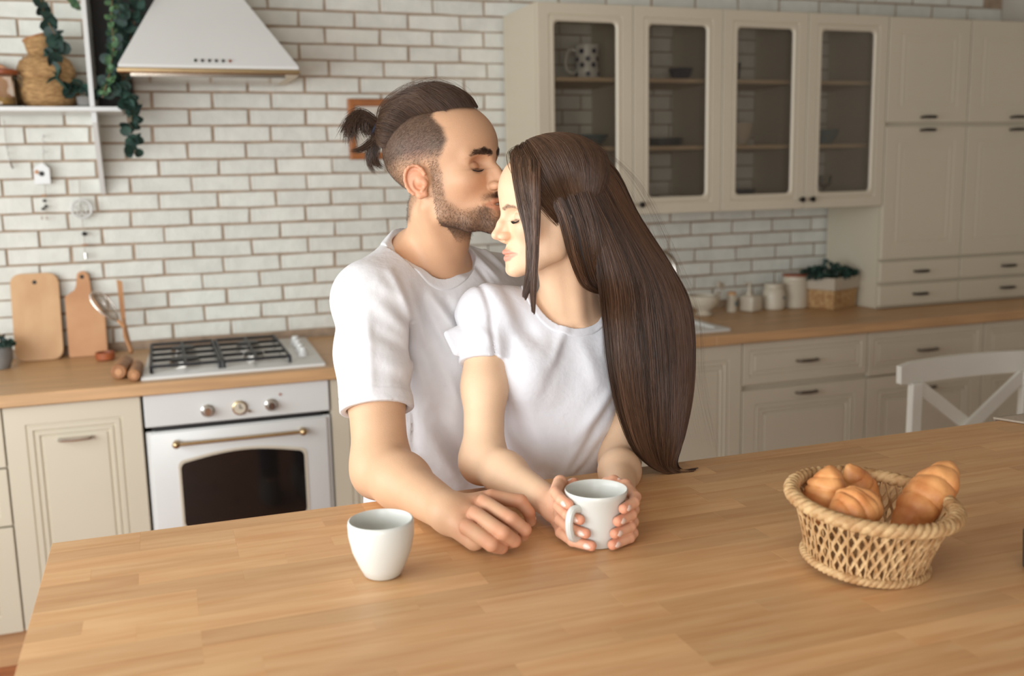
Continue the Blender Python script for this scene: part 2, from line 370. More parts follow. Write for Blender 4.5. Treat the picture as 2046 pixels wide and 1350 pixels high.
# ------------------------------------------------------------ wall cabinets with glass doors
YU = 3.60; UZ0, UZ1 = 1.362, 2.171
def glassdoor(x0, x1, knob_right, parent):
    cx, cz, wd, h = (x0+x1)/2, (UZ0+UZ1)/2, x1-x0-.003, UZ1-UZ0-.003
    ow, oh = wd-.142, h-.134; yf = YU
    b = MB(); R = rrect
    b.rings([R(cx, cz, ow, oh, yf+.019, .018), R(cx, cz, wd, h, yf+.019), R(cx, cz, wd, h, yf+.002), R(cx, cz, wd-.003, h-.003, yf), R(cx, cz, ow+.052, oh+.052, yf, .006), R(cx, cz, ow+.048, oh+.048, yf+.004, .006), R(cx, cz, ow+.040, oh+.040, yf+.004, .01), R(cx, cz, ow+.036, oh+.036, yf, .01), R(cx, cz, ow+.014, oh+.014, yf, .02), R(cx, cz, ow, oh, yf+.007, .018)], loop=True)
    d = b.obj('door', M['cream'], parent)
    MB().rings([R(cx, cz, ow+.004, oh+.004, yf+.012, .018), R(cx, cz, ow+.004, oh+.004, yf+.009, .018)]).obj('glass_pane', M['glass'], d)
    kx = x1-.022 if knob_right else x0+.030
    MB().lathe([(.006, 0), (.005, .010), (.011, .014), (.012, .022), (.006, .026)], (kx, yf, UZ0+.040), 16, (0, -1, 0)).obj('knob', M['darkmetal'], d)
def wallcab(x0, x1, label):
    t = thing('wall_cabinet', ((x0+x1)/2, 3.8, UZ0), label, 'cabinet', 'glass fronted wall cabinets')
    b = MB(); tk = .018
    for xa in (x0, (x0+x1)/2-.006, x1-tk): b.box(xa, xa+(.012 if xa not in (x0, x1-tk) else tk), YU+.021, 3.985, UZ0, UZ1)
    b.box(x0+tk, x1-tk, YU+.021, 3.985, UZ0, UZ0+tk).box(x0+tk, x1-tk, YU+.021, 3.985, UZ1-tk, UZ1)
    b.obj('body', M['cream'], t, 0)
    for z in (1.634, 1.901):
        for xa, xb in ((x0+tk, (x0+x1)/2-.007), ((x0+x1)/2+.007, x1-tk)): MB().box(xa, xb, YU+.05, 3.98, z-.016, z).obj('shelf_board', M['shelfwood'], t)
    m = (x0+x1)/2
    glassdoor(x0, m, True, t); glassdoor(m, x1, False, t); return t
wallcab(1.397, 2.202, 'glass-door wall cabinet above the woman, holding the spotted jug')
wallcab(2.202, 3.020, 'glass-door wall cabinet beside the tall cupboard, holding bowls')

# tall cupboards standing on the worktop
def tallcab(x0, x1, label):
    t = thing('tall_cabinet', ((x0+x1)/2, 3.8, .90), label, 'cabinet', 'tall cupboards on the worktop')
    body(x0, x1, .902, 2.171, YU+.021, 3.985, t)
    xm = (x0+x1)/2
    for kind, z0, z1, hz, hw in (('door', 1.722, 2.168, 1.745, .07), ('door', 1.124, 1.706, 1.689, .07), ('drawer', 1.020, 1.112, 1.063, .07), ('drawer', .914, 1.006, .960, .07)):
        if kind == 'door': prof = GROOVE
        else: prof = PLAIN
        p = panel(kind, x0+.002, x1-.002, z0, z1, YU, prof if kind == 'drawer' else [(0, 0), (.062, 0), (.064, .0012), (.075, .0012), (.077, 0), (.088, 0), (.090, .0012), (.1, .0012), (.102, .0005)], M['cream'], t)
        handle(xm, hz, YU, p, M['darkmetal'], hw)
tallcab(3.022, 3.470, 'tall cream cupboard beside the glass cabinets, above the planter')
tallcab(3.472, 4.040, 'tall cream cupboard in the right corner of the room')

# ------------------------------------------------------------ range hood
t = thing('range_hood', (.208, 3.8, 1.89), 'white pyramid range hood on the brick wall above the gas hob', 'range hood')
def rect(xa, xb, ya, yb, z): return [(xa, ya, z), (xb, ya, z), (xb, yb, z), (xa, yb, z)]
MB().rings([rect(-.086, .502, 3.60, 3.99, 1.908), rect(-.086, .502, 3.60, 3.99, 1.918), rect(.098, .293, 3.80, 3.99, 2.242), rect(.098, .293, 3.80, 3.99, 2.74)]).obj('canopy', M['white'], t, 20)
MB().rings([rect(-.088, .504, 3.598, 3.99, 1.890), rect(-.090, .506, 3.596, 3.99, 1.894), rect(-.090, .506, 3.596, 3.99, 1.904), rect(-.086, .502, 3.60, 3.99, 1.908)]).obj('metal_edge', M['brass'], t, 20)
MB().box(-.05, .46, 3.64, 3.95, 1.882, 1.892).obj('filter', M['chrome'], t)
for i in range(6):
    x = .160+.0225*i
    b = MB().lathe([(.0050, 0), (.0045, .005)], (x, 3.6085, 1.933), 12, (0, -1, .55)).obj('button', M['redwood'] if i == 5 else M['darkmetal'], t)

# ------------------------------------------------------------ shelf with upright
t = thing('wall_shelf', (-.3, 3.9, 1.775), 'white wall shelf with upright side panel at the top left', 'shelf')
MB().box(-.95, -.089, 3.75, 3.995, 1.775, 1.791, .002).obj('shelf_board', M['white'], t)
MB().prism([(-.190, 3.80, 1.775), (-.190, 3.80, 1.74), (-.190, 3.985, 1.492), (-.190, 3.995, 1.492), (-.190, 3.995, 1.775)], (.016, 0, 0)).obj('bracket', M['white'], t, 20)
MB().box(-.190, -.174, 3.75, 3.995, 1.791, 2.5, .001).obj('side_panel', M['white'], t)
tag(MB().prism([(-.172, 3.985, 1.80), (-.05, 3.985, 1.80), (-.05, 3.985, 1.93), (.05, 3.985, 2.06), (.05, 3.985, 2.5), (-.172, 3.985, 2.5)], (0, .0125, 0)).obj('dark_backboard', M['dark'], None, 20), 'dark board on the wall between the shelf upright and the range hood', 'board')

# eucalyptus: every leaf a disc
def leafmesh(r=.019):
    b = MB(); n = 9
    rim = [b.bm.verts.new((r*math.cos(2*PI*i/n), r*math.sin(2*PI*i/n)*.92, .003*math.cos(4*PI*i/n))) for i in range(n)]
    rim2 = [b.bm.verts.new((r*.96*math.cos(2*PI*i/n), r*.96*math.sin(2*PI*i/n)*.92, .003*math.cos(4*PI*i/n)-.0012)) for i in range(n)]
    c1 = b.bm.verts.new((0, 0, -.001)); c2 = b.bm.verts.new((0, 0, -.0022))
    for i in range(n):
        j = (i+1) % n
        b.bm.faces.new((rim[i], rim[j], c1)); b.bm.faces.new((rim2[j], rim2[i], c2)); b.bm.faces.new((rim2[i], rim2[j], rim[j], rim[i]))
    return b
def spray(name, path, label, count, size, loc, spread=.02, mats=('leaf',), group=None, rs=1):
    R = random.Random(rs); t = thing(name, loc, label, 'plant', group)
    P = [Vector(p) for p in path]
    MB().tube(P, .002, 5).obj('stem', M['stem'], t)
    protos = {}
    for i in range(count):
        u = (i+R.random()*.6)/count*(len(P)-1); k = min(int(u), len(P)-2); p = P[k].lerp(P[k+1], u-k)
        m = mats[R.randrange(len(mats))]
        if m not in protos: o = leafmesh().obj('leaf', M[m], t, 60); protos[m] = o
        else: o = protos[m].copy(); C.objects.link(o); o.parent = t
        s = size*R.uniform(.7, 1.15)/.019; o.scale = (s, s, s)
        o.rotation_euler = (PI/2+R.uniform(-.9, .9), R.uniform(-.6, .6), R.uniform(-.9, .9))
        o.location = p+Vector((R.uniform(-spread, spread), R.uniform(-spread, spread*.6), R.uniform(-spread*.6, spread*.6)))-Vector(loc)
    return t
spray('eucalyptus_garland', [at(78, -20, 3.80), at(88, 30, 3.80), at(108, 65, 3.8), at(122, 95, 3.8), at(95, 108, 3.79), at(112, 135, 3.78), at(112, 165, 3.78), at(140, 185, 3.78), at(150, 165, 3.8), at(190, 190, 3.8)], 'eucalyptus garland looping down in front of the rattan vase', 34, .0265, at(78, 0, 3.8), .010, rs=3)
spray('eucalyptus_garland', [at(235, -30, 3.72), at(240, 40, 3.72), at(225, 100, 3.72), at(222, 150, 3.72), at(205, 185, 3.74), at(245, 175, 3.7), at(262, 215, 3.69), at(262, 255, 3.69), at(270, 310, 3.69)], 'long eucalyptus garland hanging over the right end of the shelf', 120, .0185, at(235, 0, 3.72), .021, rs=5)
spray('leafy_twig', [at(225, -20, 3.66), at(222, 40, 3.66), at(228, 90, 3.66), at(218, 150, 3.66), at(205, 195, 3.68)], 'lighter green leafy twig over the dark panel', 38, .012, at(225, 0, 3.66), .014, ('leaf2',), rs=9)
spray('leafy_twig', [at(285, -25, 3.74), at(270, 40, 3.74), at(255, 100, 3.74), at(245, 160, 3.74)], 'dark leafy twig close to the sloping left side of the range hood', 60, .017, at(285, 0, 3.74), .026, ('leaf',), rs=11)
spray('leafy_twig', [at(135, -25, 3.86), at(148, 5, 3.86), at(157, 18, 3.86)], 'grey green twig at the top edge, left of the shelf upright', 8, .016, at(135, 0, 3.86), .008, ('leaf2',), rs=13)

# things on the shelf
def lathe_thing(name, prof, loc, m, label, cat, n=40, group=None):
    o = MB().lathe(prof, (0, 0, 0), n).obj(name, m); o.location = loc; return tag(o, label, cat, group)
zs = 1.7915
v = thing('rattan_vase', (-.325, 3.86, zs), 'wrapped beige rattan vase with a slanted narrow mouth on the white shelf', 'vase')
q = MB(); prof = [(.070, 0), (.094, .02), (.103, .06), (.098, .088), (.088, .098), (.093, .105), (.094, .130), (.082, .160), (.058, .176), (.047, .185), (.050, .20), (.052, .235), (.046, .24), (.044, .20)]
q.lathe(prof, (0, 0, 0), 44)
for vv in q.bm.verts:
    if vv.co.z > .15: vv.co.z += (vv.co.x)*.3*(vv.co.z-.15)/.09; vv.co.x -= (vv.co.z-.15)*.16
o = q.obj('body', M['rattan']); o.parent = v
rim = MB().tube([(-.0145+.049*math.cos(a), .049*math.sin(a), .239+.3*(.049*math.cos(a))) for a in [2*PI*i/24 for i in range(24)]], .0045, 6, closed=True).obj('rim', M['wood']); rim.parent = v
j = thing('glass_jar', (-.456, 3.80, zs), 'clip-top glass jar with copper lid, half full of grain, at the left frame edge', 'jar')
o = MB().lathe([(.048, 0), (.052, .005), (.052, .075), (.044, .090), (.044, .104), (.0425, .104), (.0425, .090), (.0505, .074), (.0505, .006), (.001, .005)], (0, 0, 0), 32).obj('glass', M['clear']); o.parent = j
o = MB().lathe([(.049, .0), (.0495, .022), (.001, .026)], (0, 0, .0065), 32).obj('contents', M['grain']); o.parent = j
o = MB().lathe([(.046, .105), (.049, .108), (.049, .118), (.040, .124), (.001, .126)], (0, 0, 0), 32).obj('lid', M['redwood']); o.parent = j
o = MB().tube([(.045, -.01, .112), (.058, -.012, .095), (.056, -.012, .070), (.050, -.012, .068)], .0018, 6).tube([(.046, .01, .10), (.060, 0, .085), (.054, -.012, .06)], .0015, 6).obj('clip', M['chrome']); o.parent = j
o = MB().lathe([(.078, -.006), (.082, -.003), (.082, .003), (.078, .006)], (0, 0, 0), 44, (0, -1, .2)).obj('copper_plate', mat('copper_disc', (205, 150, 112), .5, .2, noise=.08)); o.location = (-.512, 3.95, zs+.083); tag(o, 'round copper coloured plate leaning on the wall behind the glass jar', 'plate')
q = MB().lathe([(.020, 0), (.026, .006), (.028, .034), (.025, .034), (.022, .008), (.001, .006)], (0, 0, 0), 24)
o = q.obj('small_pot', M['greyclay']); o.location = (-.205, 3.79, zs); tag(o, 'small grey patterned pot on the shelf at the foot of the upright', 'pot')

# ornaments hanging on the bricks
def string(pts, parent): return MB().tube(pts, .0012, 5).obj('string', M['linen'], parent)
a0 = at(85, 275, 3.98)
t = thing('birdhouse_ornament', a0, 'white wooden birdhouse ornament with a dark hole, hanging on the bricks', 'ornament')
string([a0, at(87, 320, 3.98), at(90, 370, 3.98), at(92, 425, 3.98)], t)
c = at(84, 347, 3.975)
MB().prism([(c.x-.026, 3.965, c.z-.036), (c.x+.026, 3.965, c.z-.036), (c.x+.026, 3.965, c.z+.018), (c.x+.004, 3.965, c.z+.04), (c.x-.026, 3.965, c.z+.018)], (0, .024, 0)).obj('house', M['white'], t, 20)
MB().lathe([(.009, 0), (.009, .003)], (c.x, 3.966, c.z), 16, (0, -1, 0)).obj('hole', M['dark'], t)
MB().box(c.x-.022, c.x-.010, 3.962, 3.966, c.z+.0, c.z+.013, rot=Matrix.Rotation(.5, 3, 'Y')).obj('paper_star', M['boardB'], t)
for py, rr in ((272, .006), (283, .004), (303, .005)): MB().sphere(at(86, py, 3.977), rr, u=10, v=6).obj('bead', M['white'], t)
for py, dx in ((401, 0), (412, .005), (417, -.004)): MB().sphere(at(89, py, 3.977)+Vector((dx, 0, 0)), .0075, (1, .8, .7), 10, 6).obj('cone_bead', M['dark'], t)
MB().box(at(87, 390, 3.97).x-.008, at(87, 390, 3.97).x+.008, 3.972, 3.978, at(87, 390, 3.97).z-.003, at(87, 390, 3.97).z+.003).obj('wood_bead', M['wood'], t)
for s in (-1, 1):
    p = at(88+5*s, 432, 3.977); MB().tube([p, p+Vector((0, 0, -.012))], .003, 6).obj('tassel', M['linen'], t)
a0 = at(158, 360, 3.985)
t = thing('star_ornament', a0, 'white star in a ring ornament with brown beads hanging below, on the bricks', 'ornament')
string([a0, at(162, 420, 3.98), at(168, 470, 3.98), at(171, 520, 3.98)], t)
c = at(163, 417, 3.97)
MB().tube([(c.x+.034*math.cos(a), c.y, c.z+.034*math.sin(a)) for a in [2*PI*i/32 for i in range(32)]], .004, 8, closed=True).obj('ring', M['white'], t)
sp = []
for i in range(10):
    a = PI/2+2*PI*i/10; r_ = .032 if i % 2 == 0 else .014; sp.append((c.x+r_*math.cos(a), c.y, c.z+r_*math.sin(a)))
MB().tube(sp, .0042, 6, closed=True).obj('star', M['white'], t)
MB().sphere(at(169, 467, 3.975), .010, (1, .8, .8), 12, 8).obj('nut_bead', M['dark'], t)
MB().box(at(170, 489, 3.97).x-.010, at(170, 489, 3.97).x+.010, 3.970, 3.978, at(170, 489, 3.97).z-.003, at(170, 489, 3.97).z+.003).obj('bark_bead', M['wood'], t)
p = at(171, 505, 3.975); MB().tube([p, p+Vector((0, 0, -.022))], [.006, .005], 8).obj('bell', M['chrome'], t)
a0 = at(12, 285, 3.985)
t = thing('bead_string', a0, 'short string of white beads hanging on the bricks at the left edge', 'ornament')
string([at(8, 240, 3.985), a0, at(22, 335, 3.98)], t)
for px, py in ((12, 294), (15, 306), (18, 318)): MB().sphere(at(px, py, 3.975), .0055, u=10, v=6).obj('bead', M['white'], t)
MB().tube([at(20, 322, 3.975), at(26, 337, 3.975)], .0025, 6).obj('metal_drop', M['chrome'], t)

# cutting boards and tools on the worktop
def board(name, outline, th, loc, lean, m, hole, label):
    b = MB(); b.prism([(x, 0, z) for x, z in outline], (0, th, 0))
    es = [e for e in b.bm.edges if abs(e.verts[0].co.y-e.verts[1].co.y) < 1e-5]
    bmesh.ops.bevel(b.bm, geom=es, offset=.003, segments=2, affect='EDGES')
    t = thing(name, loc, label, 'cutting board'); o = b.obj('board', m, None, 30); o.parent = t
    h = MB().lathe([(.0075, 0), (.0075, .0012)], (hole[0], -.0002, hole[1]), 16, (0, -1, 0)).obj('hole', M['dark']); h.parent = t
    t.rotation_euler = (-lean, 0, 0); return t
def rr2(w_, h_, r_, n=6):
    return [(x, z+h_/2) for x, _, z in rrect(0, 0, w_, h_, 0, r_, n)]
board('cutting_board', rr2(.160, .318, .034), .018, (-.440, 3.905, .902), .22, M['boardA'], (0, .285), 'rounded rectangular wooden cutting board leaning on the bricks')
ol = [(-.066, .005), (-.062, 0), (.062, 0), (.067, .005), (.067, .145), (.05, .185), (.030, .215), (.022, .235), (.022, .285)]
ol += [(.022*math.cos(a), .295+.022*math.sin(a)) for a in [PI*i/8 for i in range(1, 8)]] + [(-.022, .285), (-.022, .262), (-.030, .245), (-.05, .235), (-.066, .225)]
board('cutting_board', ol[::-1], .018, (-.277, 3.915, .902), .20, M['boardB'], (-.003, .295), 'paddle shaped wooden cutting board with a round-ended handle')
t = thing('whisk', (-.15, 3.80, .902), 'wire balloon whisk with wooden handle beside the paddle board', 'whisk')
top, neck, bot = at(183, 583, 3.84), at(236, 640, 3.83), at(262, 700, 3.82)
wi = MB(); ax = (top-neck).normalized(); L_ = (top-neck).length
sd = ax.cross(Vector((0, 1, 0))).normalized(); sd2 = ax.cross(sd)
for k in range(6):
    a = PI*k/6; dv = sd*math.cos(a)+sd2*math.sin(a)
    wi.tube([neck+ax*(L_*(1-math.cos(u))/2)*1.0+dv*(.032*math.sin(u)**1.0*(.55+.45*math.sin(u/2)))*(1 if True else 1) for u in [PI*i/14 for i in range(15)]] + [neck+ax*(L_*(1-math.cos(u))/2)-dv*(.032*math.sin(u)*(.55+.45*math.sin(u/2))) for u in [PI*i/14 for i in range(13, 0, -1)]], .0013, 5, closed=True)
wi.obj('wires', M['chrome'], t)
MB().tube([neck+ax*.004, neck-ax*.03], .006, 8).obj('ferrule', M['boardB'], t)
MB().tube([neck-ax*.03, at(250, 672, 3.825), bot], [.006, .007, .009], 8).obj('handle', M['wood'], t)
t = thing('wooden_spatula', at(245, 700, 3.90), 'long flat wooden spatula standing against the bricks', 'spatula')
a, b_, c_ = at(238, 558, 3.95), at(246, 640, 3.90), at(262, 705, 3.84)
MB().prism([a+Vector((-.009, 0, 0)), a+Vector((.010, 0, -.008)), b_+Vector((.009, 0, 0)), b_+Vector((-.007, 0, 0))], (0, .006, 0)).obj('blade', M['boardB'], t, 20)
MB().tube([b_+Vector((.001, .003, .004)), c_], [.0065, .0085], 8).obj('handle', M['wood'], t)
o = MB().lathe([(.028, 0), (.033, .004), (.034, .026), (.030, .028), (.027, .010), (.001, .009)], (0, 0, 0), 28).obj('clay_dish', M['redwood']); o.location = atz(211, 718, .9015); tag(o, 'small terracotta dish in front of the paddle board', 'dish')
for (a, b_, lab) in ((atz(238, 742, .925), atz(258, 716, .925), 'thick pale turned wooden roll left of its twin, beside the hob'), (atz(268, 748, .922), atz(280, 716, .922), 'darker turned wooden roll nearest the gas hob')):
    r_ = .025 if 'thick' in lab else .020
    d = (b_-a).normalized(); e_ = a-d*.012; L_ = (b_-a).length
    z0 = .901+r_; e_.z = z0; d.z = 0; d.normalize(); L_ = .19
    t = thing('wooden_roll', e_+d*.06, lab, 'kitchen tool', 'wooden rolls beside the hob')
    MB().tube([e_, e_+d*.004, e_+d*.02, e_+d*.06, e_+d*L_*.92, e_+d*L_], [r_*.8, r_*.97, r_, r_*.97, r_, r_*.85], 18).obj('barrel', M['wood'], t)
    MB().tube([e_-d*.003, e_+d*.001], r_*.45, 12).obj('end_grain', M['boardB'], t)
# potted plant at left edge
t = thing('potted_plant', (-.56, 3.80, .901), 'small bushy plant in a grey pot at the left edge of the worktop', 'plant')
o = MB().lathe([(.036, 0), (.048, .03), (.050, .06), (.044, .082), (.040, .082), (.04, .06), (.001, .055)], (0, 0, 0), 24).obj('pot', M['greyclay']); o.parent = t
R = random.Random(4); pr = None
for i in range(110):
    u, v_ = R.uniform(0, 2*PI), R.uniform(.05, 1); rr = .055*math.sqrt(R.random())
    if pr is None: o = pr = leafmesh().obj('leaf', M['leaf'])
    else: o = pr.copy(); C.objects.link(o)
    o.parent = t; s = .5*R.uniform(.6, 1.1); o.scale = (s, s, s); o.location = (rr*math.cos(u), rr*math.sin(u), .078+.05*R.random()*(1.2-rr/.055)); o.rotation_euler = (R.uniform(0, 3), R.uniform(0, 3), R.uniform(0, 6))

# framed picture
t = thing('picture_frame', (.82, 3.98, 1.72), 'brown wooden picture frame on the bricks behind the ponytail', 'picture frame')
def fr(w_, h_, y): return [(.838-w_/2, y, 1.722-h_/2), (.838+w_/2, y, 1.722-h_/2), (.838+w_/2, y, 1.722+h_/2), (.838-w_/2, y, 1.722+h_/2)]
MB().rings([fr(.20, .236, 3.992), fr(.20, .236, 3.975), fr(.185, .221, 3.970), fr(.150, .186, 3.972), fr(.142, .178, 3.982), fr(.142, .178, 3.992)], loop=True).obj('frame', mat('frame_wood', (170, 106, 58), .5, noise=.25, nscale=8), t, 20)
MB().box(.766, .910, 3.984, 3.990, 1.632, 1.812).obj('picture', M['picture'], t)

# ------------------------------------------------------------ sink, tap, jars, planter
t = thing('sink', (1.8, 3.55, .90), 'white inset sink partly hidden by the long hair', 'sink')
sk = MB()
def rz(x0, x1, y0, y1, z, r_): return [(x, y_, z) for x, _, y_ in [(a, b, c) for a, b, c in rrect((x0+x1)/2, (y0+y1)/2, x1-x0, y1-y0, 0, r_, 4)]]
sk.rings([rz(1.52, 2.125, 3.372, 3.74, .9005, .02), rz(1.52, 2.125, 3.372, 3.74, .908, .02), rz(1.528, 2.117, 3.380, 3.732, .911, .02), rz(1.56, 2.085, 3.41, 3.70, .910, .04), rz(1.565, 2.08, 3.415, 3.695, .9015, .04)], close0=True).obj('basin', M['white'], t)
t = thing('tap', (2.02, 3.80, .90), 'curved chrome kitchen tap rising behind the long hair', 'tap')
tp = at(1350, 520, 3.72)
MB().lathe([(.026, 0), (.024, .012), (.016, .02), (.015, .05)], (2.02, 3.84, .90), 24).obj('tap_base', M['chrome'], t)
pts = [(2.02, 3.84, .94), (2.02, 3.84, 1.10)] + [(2.02+(tp.x-2.02)*(1-math.cos(a))/2, 3.84+(tp.y-3.84)*(1-math.cos(a))/2, 1.10+.085*math.sin(a)) for a in [PI*i/10 for i in range(1, 11)]] + [(tp.x, tp.y, 1.085)]
MB().tube(pts, [.011]*(len(pts)-1)+[.012], 14).obj('spout', M['chrome'], t)
MB().tube([(2.033, 3.84, .95), (2.09, 3.82, .985)], [.008, .006], 10).obj('lever', M['chrome'], t)
zc = .9015
t = thing('tall_canister', (2.748, 3.84, zc), 'tall white ribbed canister with a wooden lid beside the planter', 'canister')
pf = [(.055, 0)] + [(.058+.0018*math.cos(i*PI), .006+i*.0085) for i in range(16)] + [(.056, .144)]
o = MB().lathe(pf, (0, 0, 0), 36).obj('body', M['cream_ceramic']); o.parent = t
o = MB().lathe([(.058, .144), (.060, .147), (.059, .153), (.001, .155)], (0, 0, 0), 36).obj('lid', M['redwood']); o.parent = t
t = thing('round_canister', (2.625, 3.83, zc), 'round cream jar with rounded shoulders, second from the planter', 'canister')
o = MB().lathe([(.045, 0), (.05, .006), (.052, .07), (.045, .092), (.040, .098), (.040, .104)], (0, 0, 0), 32).obj('body', M['cream_ceramic']); o.parent = t
o = MB().lathe([(.043, .1), (.044, .106), (.042, .116), (.001, .119)], (0, 0, 0), 32).obj('lid', M['cream_ceramic']); o.parent = t
o = MB().lathe([(.008, 0), (.008, .0015)], (.022, -.0475, .055), 12, (.4, -1, 0)).obj('blue_mark', M['bluegrey']); o.parent = t
t = thing('soap_dispenser', (2.497, 3.82, zc), 'square cream dispenser with a pump top', 'dispenser')
q = MB().box(-.038, .038, -.038, .038, 0, .072, .010, 2, rot=Matrix.Rotation(.35, 3, 'Z')); o = q.obj('body', M['cream_ceramic']); o.parent = t
o = MB().lathe([(.014, .07), (.014, .085), (.006, .088), (.005, .12), (.009, .122), (.009, .132), (.001, .134)], (-.008, 0, 0), 20).obj('pump', M['cream_ceramic']); o.parent = t
o = MB().tube([(-.008, 0, .127), (-.04, -.01, .125)], .004, 8).obj('nozzle', M['cream_ceramic']); o.parent = t
t = thing('salt_shaker', (2.405, 3.83, zc), 'slim white shaker with a wooden top and blue mark', 'shaker')
o = MB().lathe([(.021, 0), (.023, .004), (.022, .066), (.018, .078)], (0, 0, 0), 24).obj('body', M['cream_ceramic']); o.parent = t
o = MB().lathe([(.019, .078), (.019, .088), (.012, .092), (.001, .093)], (0, 0, 0), 24).obj('lid', M['boardA']); o.parent = t
o = MB().lathe([(.011, 0), (.011, .0015)], (.010, -.0205, .04), 12, (.4, -1, 0)).obj('blue_mark', M['bluegrey']); o.parent = t
t = thing('mortar_bowl', (2.245, 3.80, zc), 'footed cream bowl on the worktop right of the long hair', 'bowl')
o = MB().lathe([(.034, 0), (.038, .006), (.026, .016), (.030, .022), (.060, .045), (.070, .075), (.071, .088), (.067, .088), (.064, .07), (.05, .045), (.001, .03)], (0, 0, 0), 36).obj('bowl', M['cream_ceramic']); o.parent = t
for i, (dx, dz, tx) in enumerate(((.02, .13, .055), (.04, .115, .085))):
    s_ = thing('wooden_spoon', (2.245+.03, 3.80, zc+.05), ('longer' if i == 0 else 'shorter')+' pale spoon standing in the footed cream bowl', 'spoon', 'spoons in the footed bowl')
    o = MB().tube([(0, 0, .0), (tx*.7, .01*i, dz*.5-.01)], [.004, .005], 8).obj('handle', M['linen']); o.parent = s_
    o = MB().sphere((tx*.8, .01*i, dz*.62), .014, (.8, .45, 1.3), 12, 8).obj('spoon_bowl', M['linen']); o.parent = s_
t = thing('planter_basket', (2.893, 3.78, zc), 'square wicker basket planter with linen liner and dark green plant', 'planter')
def sq(w_, d_, z): return [(-w_, -d_, z), (w_, -d_, z), (w_, d_, z), (-w_, d_, z)]
rot = Matrix.Rotation(.35, 3, 'Z')
def sqr(s_, z): return [tuple(rot @ Vector(p)) for p in sq(s_*.098, s_*.085, z)]
q = MB()
for i in range(14):
    z = .004+i*.0078; s_ = .93+.07*i/14
    q.rings([sqr(s_*.985, z-.0036), sqr(s_*1.01, z), sqr(s_*.985, z+.0036)])
o = q.obj('wicker', M['wicker'], None, 50); o.parent = t
o = MB().rings([sqr(1.0, .106), sqr(1.06, .088), sqr(1.07, .128), sqr(1.02, .142), sqr(.96, .142), sqr(.96, .11)]).obj('liner', M['linen'], None, 50); o.parent = t
R = random.Random(8); pr = None
for i in range(260):
    u = R.uniform(0, 2*PI); rr = math.sqrt(R.random())
    if pr is None: o = pr = leafmesh().obj('leaf', M['leaf'])
    else: o = pr.copy(); C.objects.link(o)
    o.parent = t; s = .62*R.uniform(.6, 1.2); o.scale = (s, s, s); o.location = (.13*rr*math.cos(u)-.01, .105*rr*math.sin(u), .138+.075*R.random()*(1.12-rr*.8)); o.rotation_euler = (R.uniform(0, 3), R.uniform(0, 3), R.uniform(0, 6))

# ------------------------------------------------------------ crockery behind glass
def cup(name, prof, loc, m, label, cat, hr=None, group=None, ang=0):
    t = thing(name, loc, label, cat, group)
    o = MB().lathe(prof, (0, 0, 0), 36).obj('body', m, None, 60); o.parent = t
    if hr:
        x0, z0, z1, out = hr
        pts = [(x0, 0, z1), (x0+out*.7, 0, z1+.004), (x0+out, 0, (z0+z1)/2+.008), (x0+out*.8, 0, z0+.006), (x0, 0, z0)]
        P = [Vector(p) for p in pts]; fine = []
        for i in range(17):
            u = i/16*4; k = min(int(u), 3); f_ = u-k; a_ = P[max(k-1, 0)]; b_ = P[k]; c_ = P[k+1]; d_ = P[min(k+2, 4)]
            fine.append(.5*((2*b_)+(-a_+c_)*f_+(2*a_-5*b_+4*c_-d_)*f_**2+(-a_+3*b_-3*c_+d_)*f_**3))
        h = MB().tube(fine, .0056, 10).obj('handle', m); h.parent = t; h.rotation_euler = (0, 0, ang)
    return t
jug = cup('spotted_jug', [(.050, 0), (.053, .004), (.045, .06), (.046, .09), (.052, .128), (.054, .138), (.051, .138), (.043, .09), (.042, .06), (.048, .008), (.001, .006)], (1.685, 3.79, 1.902), M['ceramic'], 'white jug with navy spots on the top shelf of the first glass cabinet', 'jug', (.042, .03, .115, .052), None, PI)
for zz, n0 in ((.022, 0), (.058, .5), (.082, 0), (.112, .5)):
    for k in range(6):
        a = 2*PI*(k+n0)/6+.2; rr = .0505 if zz < .04 else (.0458 if zz < .1 else .0500)
        o = MB().lathe([(.0105, 0), (.0102, .0012)], (rr*math.cos(a), rr*math.sin(a), zz), 12, (math.cos(a), math.sin(a), 0)).obj('spot', M['navy']); o.parent = jug
def bowl(name, r_, h_, loc, m, label, cat='bowl', group=None):
    return lathe_thing(name, [(r_*.45, 0), (r_*.5, h_*.06), (r_*.8, h_*.45), (r_, h_), (r_*.95, h_), (r_*.75, h_*.5), (r_*.4, h_*.15), (.001, h_*.12)], loc, m, label, cat, 36, group)
bowl('serving_bowl', .085, .05, (1.69, 3.80, 1.635), M['bluegrey'], 'blue grey serving bowl behind the top of the long hair')
bowl('dark_bowl', .052, .055, (2.12, 3.80, 1.902), M['navy'], 'dark navy bowl on the top shelf of the second glass cabinet')
o = MB().lathe([(.018, 0), (.02, .03), (.012, .036), (.001, .037)], (0, 0, 0), 20).obj('red_pot', M['redwood']); o.location = (1.93, 3.84, 1.902); tag(o, 'small red pot left of the dark navy bowl', 'pot')
for i in range(4):
    lathe_thing('plate', [(.05, 0), (.055, .003), (.095, .010), (.095, .012), (.05, .005), (.001, .005)], (2.04, 3.82, 1.6345+i*.0075), M['slate'], ('lowest', 'second lowest', 'second highest', 'topmost')[i]+' of the stacked dark plates in the second glass cabinet', 'plate', 36, 'stacked dark plates')
